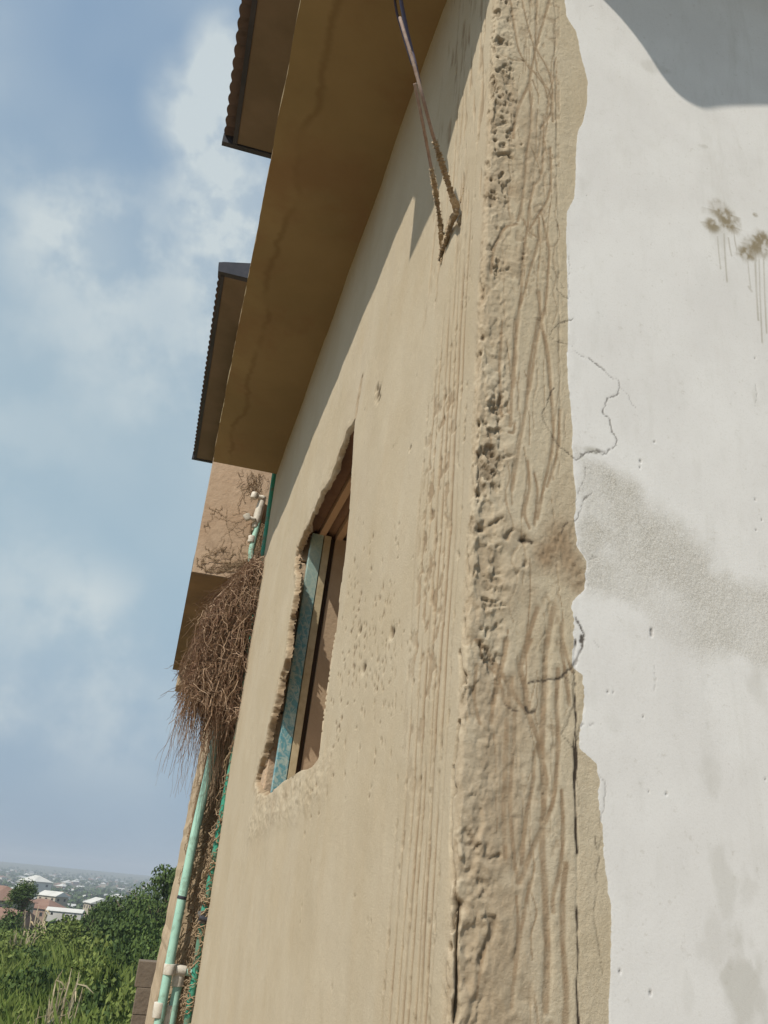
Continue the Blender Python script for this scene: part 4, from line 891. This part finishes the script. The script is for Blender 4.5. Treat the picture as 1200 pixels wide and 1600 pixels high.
# dry stalks
def stalks(x, y0, y1, d, n, lab, spread, seed):
    rs = np.random.RandomState(seed); gx, gy, h = top_h(x, y0, d); z0 = float(terrain_z(np.array(gx), np.array(gy))); mb = MB()
    rr, e1 = None, raydir(x, y1); zb_ = d*e1[2]/math.hypot(e1[0], e1[1])
    for k in range(n):
        a = rs.uniform(0, 6.3); r_ = spread*rs.rand()**.6; hx = h*rs.uniform(.72, 1.); b = np.array([gx+rs.normal(0, .08), gy+rs.normal(0, .08), z0]); t = np.array([gx+math.cos(a)*r_, gy+math.sin(a)*r_, z0+hx])
        m_ = b+(t-b)*.55+rs.normal(0, .05, 3); c = .018*d/27
        mb.tube([b, m_, t-(t-m_)*.2, t+np.array([rs.normal(0, .07), rs.normal(0, .07), -.05])], [c, c*.9, c*.8, c*.3], 4, a=rs.rand(), cap=False)
        for q_ in range(3):      # hanging dry leaves
            f = rs.uniform(.5, .98); p = b+(t-b)*f; e = p+np.array([rs.normal(0, .16), rs.normal(0, .16), -rs.uniform(.15, .5)]); mb.tube([p, (p+e)/2+np.array([0, 0, .06]), e], [c*.7, c*1.3, c*.3], 3, a=rs.rand(), cap=False)
    tag(mb.build('dry_stalks', m_straw), lab, 'dry plant')
stalks(130, 1508, 1600, 26, 22, 'pale dry broken maize stalks standing upright in the green thicket', .45, 3)
stalks(85, 1570, 1640, 25, 10, 'lower clump of dry stalks at the bottom edge of the photo', .5, 4)
stalks(60, 1415, 1450, 70, 16, 'dry reddish reeds in front of the brown-roofed house', 1.2, 5)
stalks(45, 1450, 1480, 58, 12, 'small tan dry clump at the left below the narrow tree', .9, 6)

# ------------------------------------------------------------------ the far town
m_rw = [mat('roof_white', (.62, .61, .58), .6, (.54, .53, .50), .3), mat('roof_grey', (.33, .33, .33), .6, (.27, .27, .28), .3), mat('roof_rust', (.20, .115, .085), .8, (.26, .16, .12), .3)]
m_hw = [mat('house_wall_cream', (.47, .41, .33), .9, (.42, .36, .29), .3), mat('house_wall_white', (.60, .58, .55), .9, (.52, .50, .47), .3), mat('house_wall_brown', (.30, .21, .16), .9, (.26, .19, .15), .3)]
m_hwin = mat('house_window', (.035, .035, .04), .4)
def house_meshes(w, l, h, rise, hip):
    mb = MB(); mb.box((-w/2, -l/2, -3), (w/2, l/2, h)); me1 = bpy.data.meshes.new('house_wall'); me1.from_pydata(mb.v, [], mb.f)
    e = .6; i = w*.5 if hip else 0.; vs = [(-w/2-e, -l/2-e, h), (w/2+e, -l/2-e, h), (w/2+e, l/2+e, h), (-w/2-e, l/2+e, h), (0, -l/2-e+i, h+rise), (0, l/2+e-i, h+rise)]
    vs += [(a, b, c-.15) for a, b, c in vs[:4]]
    me2 = bpy.data.meshes.new('house_roof'); me2.from_pydata(vs, [], [(0, 1, 4), (1, 2, 5, 4), (2, 3, 5), (3, 0, 4, 5), (9, 8, 7, 6), (0, 6, 7, 1), (1, 7, 8, 2), (2, 8, 9, 3), (3, 9, 6, 0)])
    me3 = []
    for lo, hi in [((sx*w/2-.05, -l/2+l*(k+.5)/3-.7, 1.0), (sx*w/2+.05, -l/2+l*(k+.5)/3+.7, 2.3)) for sx in (-1, 1) for k in range(3)]+[((-w/4+w/2*k-.7, -l/2-.05, 1.), (-w/4+w/2*k+.7, -l/2+.05, 2.3)) for k in range(2)]:
        mb = MB(); mb.box(lo, hi); mw = bpy.data.meshes.new('house_window'); mw.from_pydata(mb.v, [], mb.f); mw.materials.append(m_hwin); mw.update(); me3.append(mw)
    me1.update(); me2.update(); return me1, me2, me3
HM = [house_meshes(10, 13, 3.4, 2.4, False), house_meshes(12, 16, 3.6, 3.2, True), house_meshes(9, 22, 3.4, 2., False), house_meshes(13, 13, 6.6, 3.2, True)]
hcopies = {}
def house(x, y, k, rc, wc, yaw, sc_, lab, grp, win=False, zo=0):
    z0 = float(terrain_z(np.array(x), np.array(y)))+zo; o = empty('house', (x, y, z0), lab, 'house', grp); o.rotation_euler = (0, 0, yaw); o.scale = (sc_,)*3
    for nm, mi, mt, on in (('house_wall', 0, m_hw[wc], True), ('roof', 1, m_rw[rc], True)):
        if not on: continue
        key = (k, mi, rc if mi == 1 else wc if mi == 0 else 0)
        if key not in hcopies: me_ = HM[k][mi].copy(); me_.materials.clear(); me_.materials.append(mt); hcopies[key] = me_
        c = bpy.data.objects.new('wall' if mi == 0 else nm, hcopies[key]); COL.objects.link(c); c.parent = o
    if win:
        for mw in HM[k][2]: c = bpy.data.objects.new('window', mw); COL.objects.link(c); c.parent = o
    return o
glab = {0: ('far-off house with a bright white metal roof in the hazy town', 'white-roofed houses of the far town'), 1: ('far-off house with a dull grey roof in the hazy town', 'grey-roofed houses of the far town'), 2: ('far-off house with a rusty brown roof in the hazy town', 'rusty-roofed houses of the far town')}
placed = []
hr = random.Random(21); tries = 0
while len(placed) < 210 and tries < 5000:
    tries += 1
    d = 330*math.exp(hr.random()**.95*math.log(2900/330)); a = R(hr.uniform(-8.6, 2.2)); x, y = d*math.sin(a), d*math.cos(a)
    if any(math.hypot(x-u, y-v) < 15+.014*d for u, v in placed): continue
    placed.append((x, y)); rc = hr.choices([0, 1, 2], [.5, .28, .22])[0]
    house(x, y, hr.randrange(4), rc, hr.choices([0, 1, 2], [.45, .35, .2])[0], hr.uniform(0, 3.14), hr.uniform(.55, .95), *((glab[rc][0].replace('far-off', 'nearer small'), glab[rc][1]+', nearer side') if d < 650 else glab[rc]))
for x, y, d, k, rc, wc, yaw, s_, lab in [(2, 1398, 210, 1, 2, 0, .5, .8, 'nearest pinkish house with brown hipped roof at the left edge'), (-6, 1428, 170, 0, 2, 2, 1.0, .9, 'low brown house below the pinkish one at the left edge'), (68, 1414, 240, 1, 2, 2, .9, .62, 'purplish brown hipped-roof house behind the reeds'),
                                 (103, 1421, 230, 2, 0, 1, 1.45, .36, 'long low house with a light metal roof above the thicket'), (84, 1396, 330, 0, 0, 0, .9, .6, 'white gabled house behind the purplish roof'), (155, 1407, 320, 0, 0, 0, .3, .7, 'cream house half hidden by the dark tree line'), (57, 1374, 700, 1, 0, 1, .6, 1.2, 'large white roofed house on the rise above the others')]:
    r = raydir(x, y); a = math.atan2(r[0], r[1]); gx, gy = d*math.sin(a), d*math.cos(a); e = d*r[2]/math.hypot(r[0], r[1]); z0 = float(terrain_z(np.array(gx), np.array(gy)))
    house(gx, gy, k, rc, wc, yaw, s_, lab, None, True, zo=e-z0-4.6*s_)
    mb = MB()
# town treetops
n = 60000; th = rng.uniform(R(-11), R(5), 2600); dd = 190*np.exp(rng.random(2600)**.85*math.log(3600/190)); cx = dd*np.sin(th); cy2 = dd*np.cos(th)
k = rng.integers(0, 2600, n); rad = rng.uniform(2.2, 4.6, 2600); d3 = rng.normal(0, 1, (n, 3)); d3 /= np.linalg.norm(d3, axis=1)[:, None]; P = np.stack([cx[k], cy2[k], terrain_z(cx[k], cy2[k])+rad[k]*.9], -1)+d3*rad[k][:, None]*np.array([1, 1, .8])*rng.uniform(.5, 1, (n, 1))
t1 = rng.normal(0, 1, (n, 3)); t1 /= np.linalg.norm(t1, axis=1)[:, None]; t2 = np.cross(t1, d3); t2 /= np.linalg.norm(t2, axis=1)[:, None]; s_ = (rad[k]*.42)[:, None]
Vf = np.stack([P-t1*s_, P-t2*s_, P+t1*s_, P+t2*s_], 1).reshape(-1, 3)
o = link('treetops', npmesh('treetops', Vf, np.arange(4*n).reshape(n, 4), False, {'var': np.repeat(rng.random(n)*.5, 4)}), m_leafd); tag(o, 'scattered dark treetops between the far houses', 'trees', kind='stuff')

# ------------------------------------------------------------------ haze
mb = MB(); mb.box((-6600, -6600, -60), (6600, 6600, 60))
mh = bpy.data.materials.new('haze'); mh.use_nodes = True; mh.node_tree.nodes.clear(); t = NT(mh.node_tree)
vol = t.n('ShaderNodeVolumePrincipled'); vol.inputs['Color'].default_value = (.80, .88, 1, 1); vol.inputs['Density'].default_value = .00036
om = t.n('ShaderNodeOutputMaterial'); mh.node_tree.links.new(vol.outputs[0], om.inputs['Volume'])
tag(mb.build('haze', mh), 'thin bluish haze over the valley', 'haze', kind='stuff')
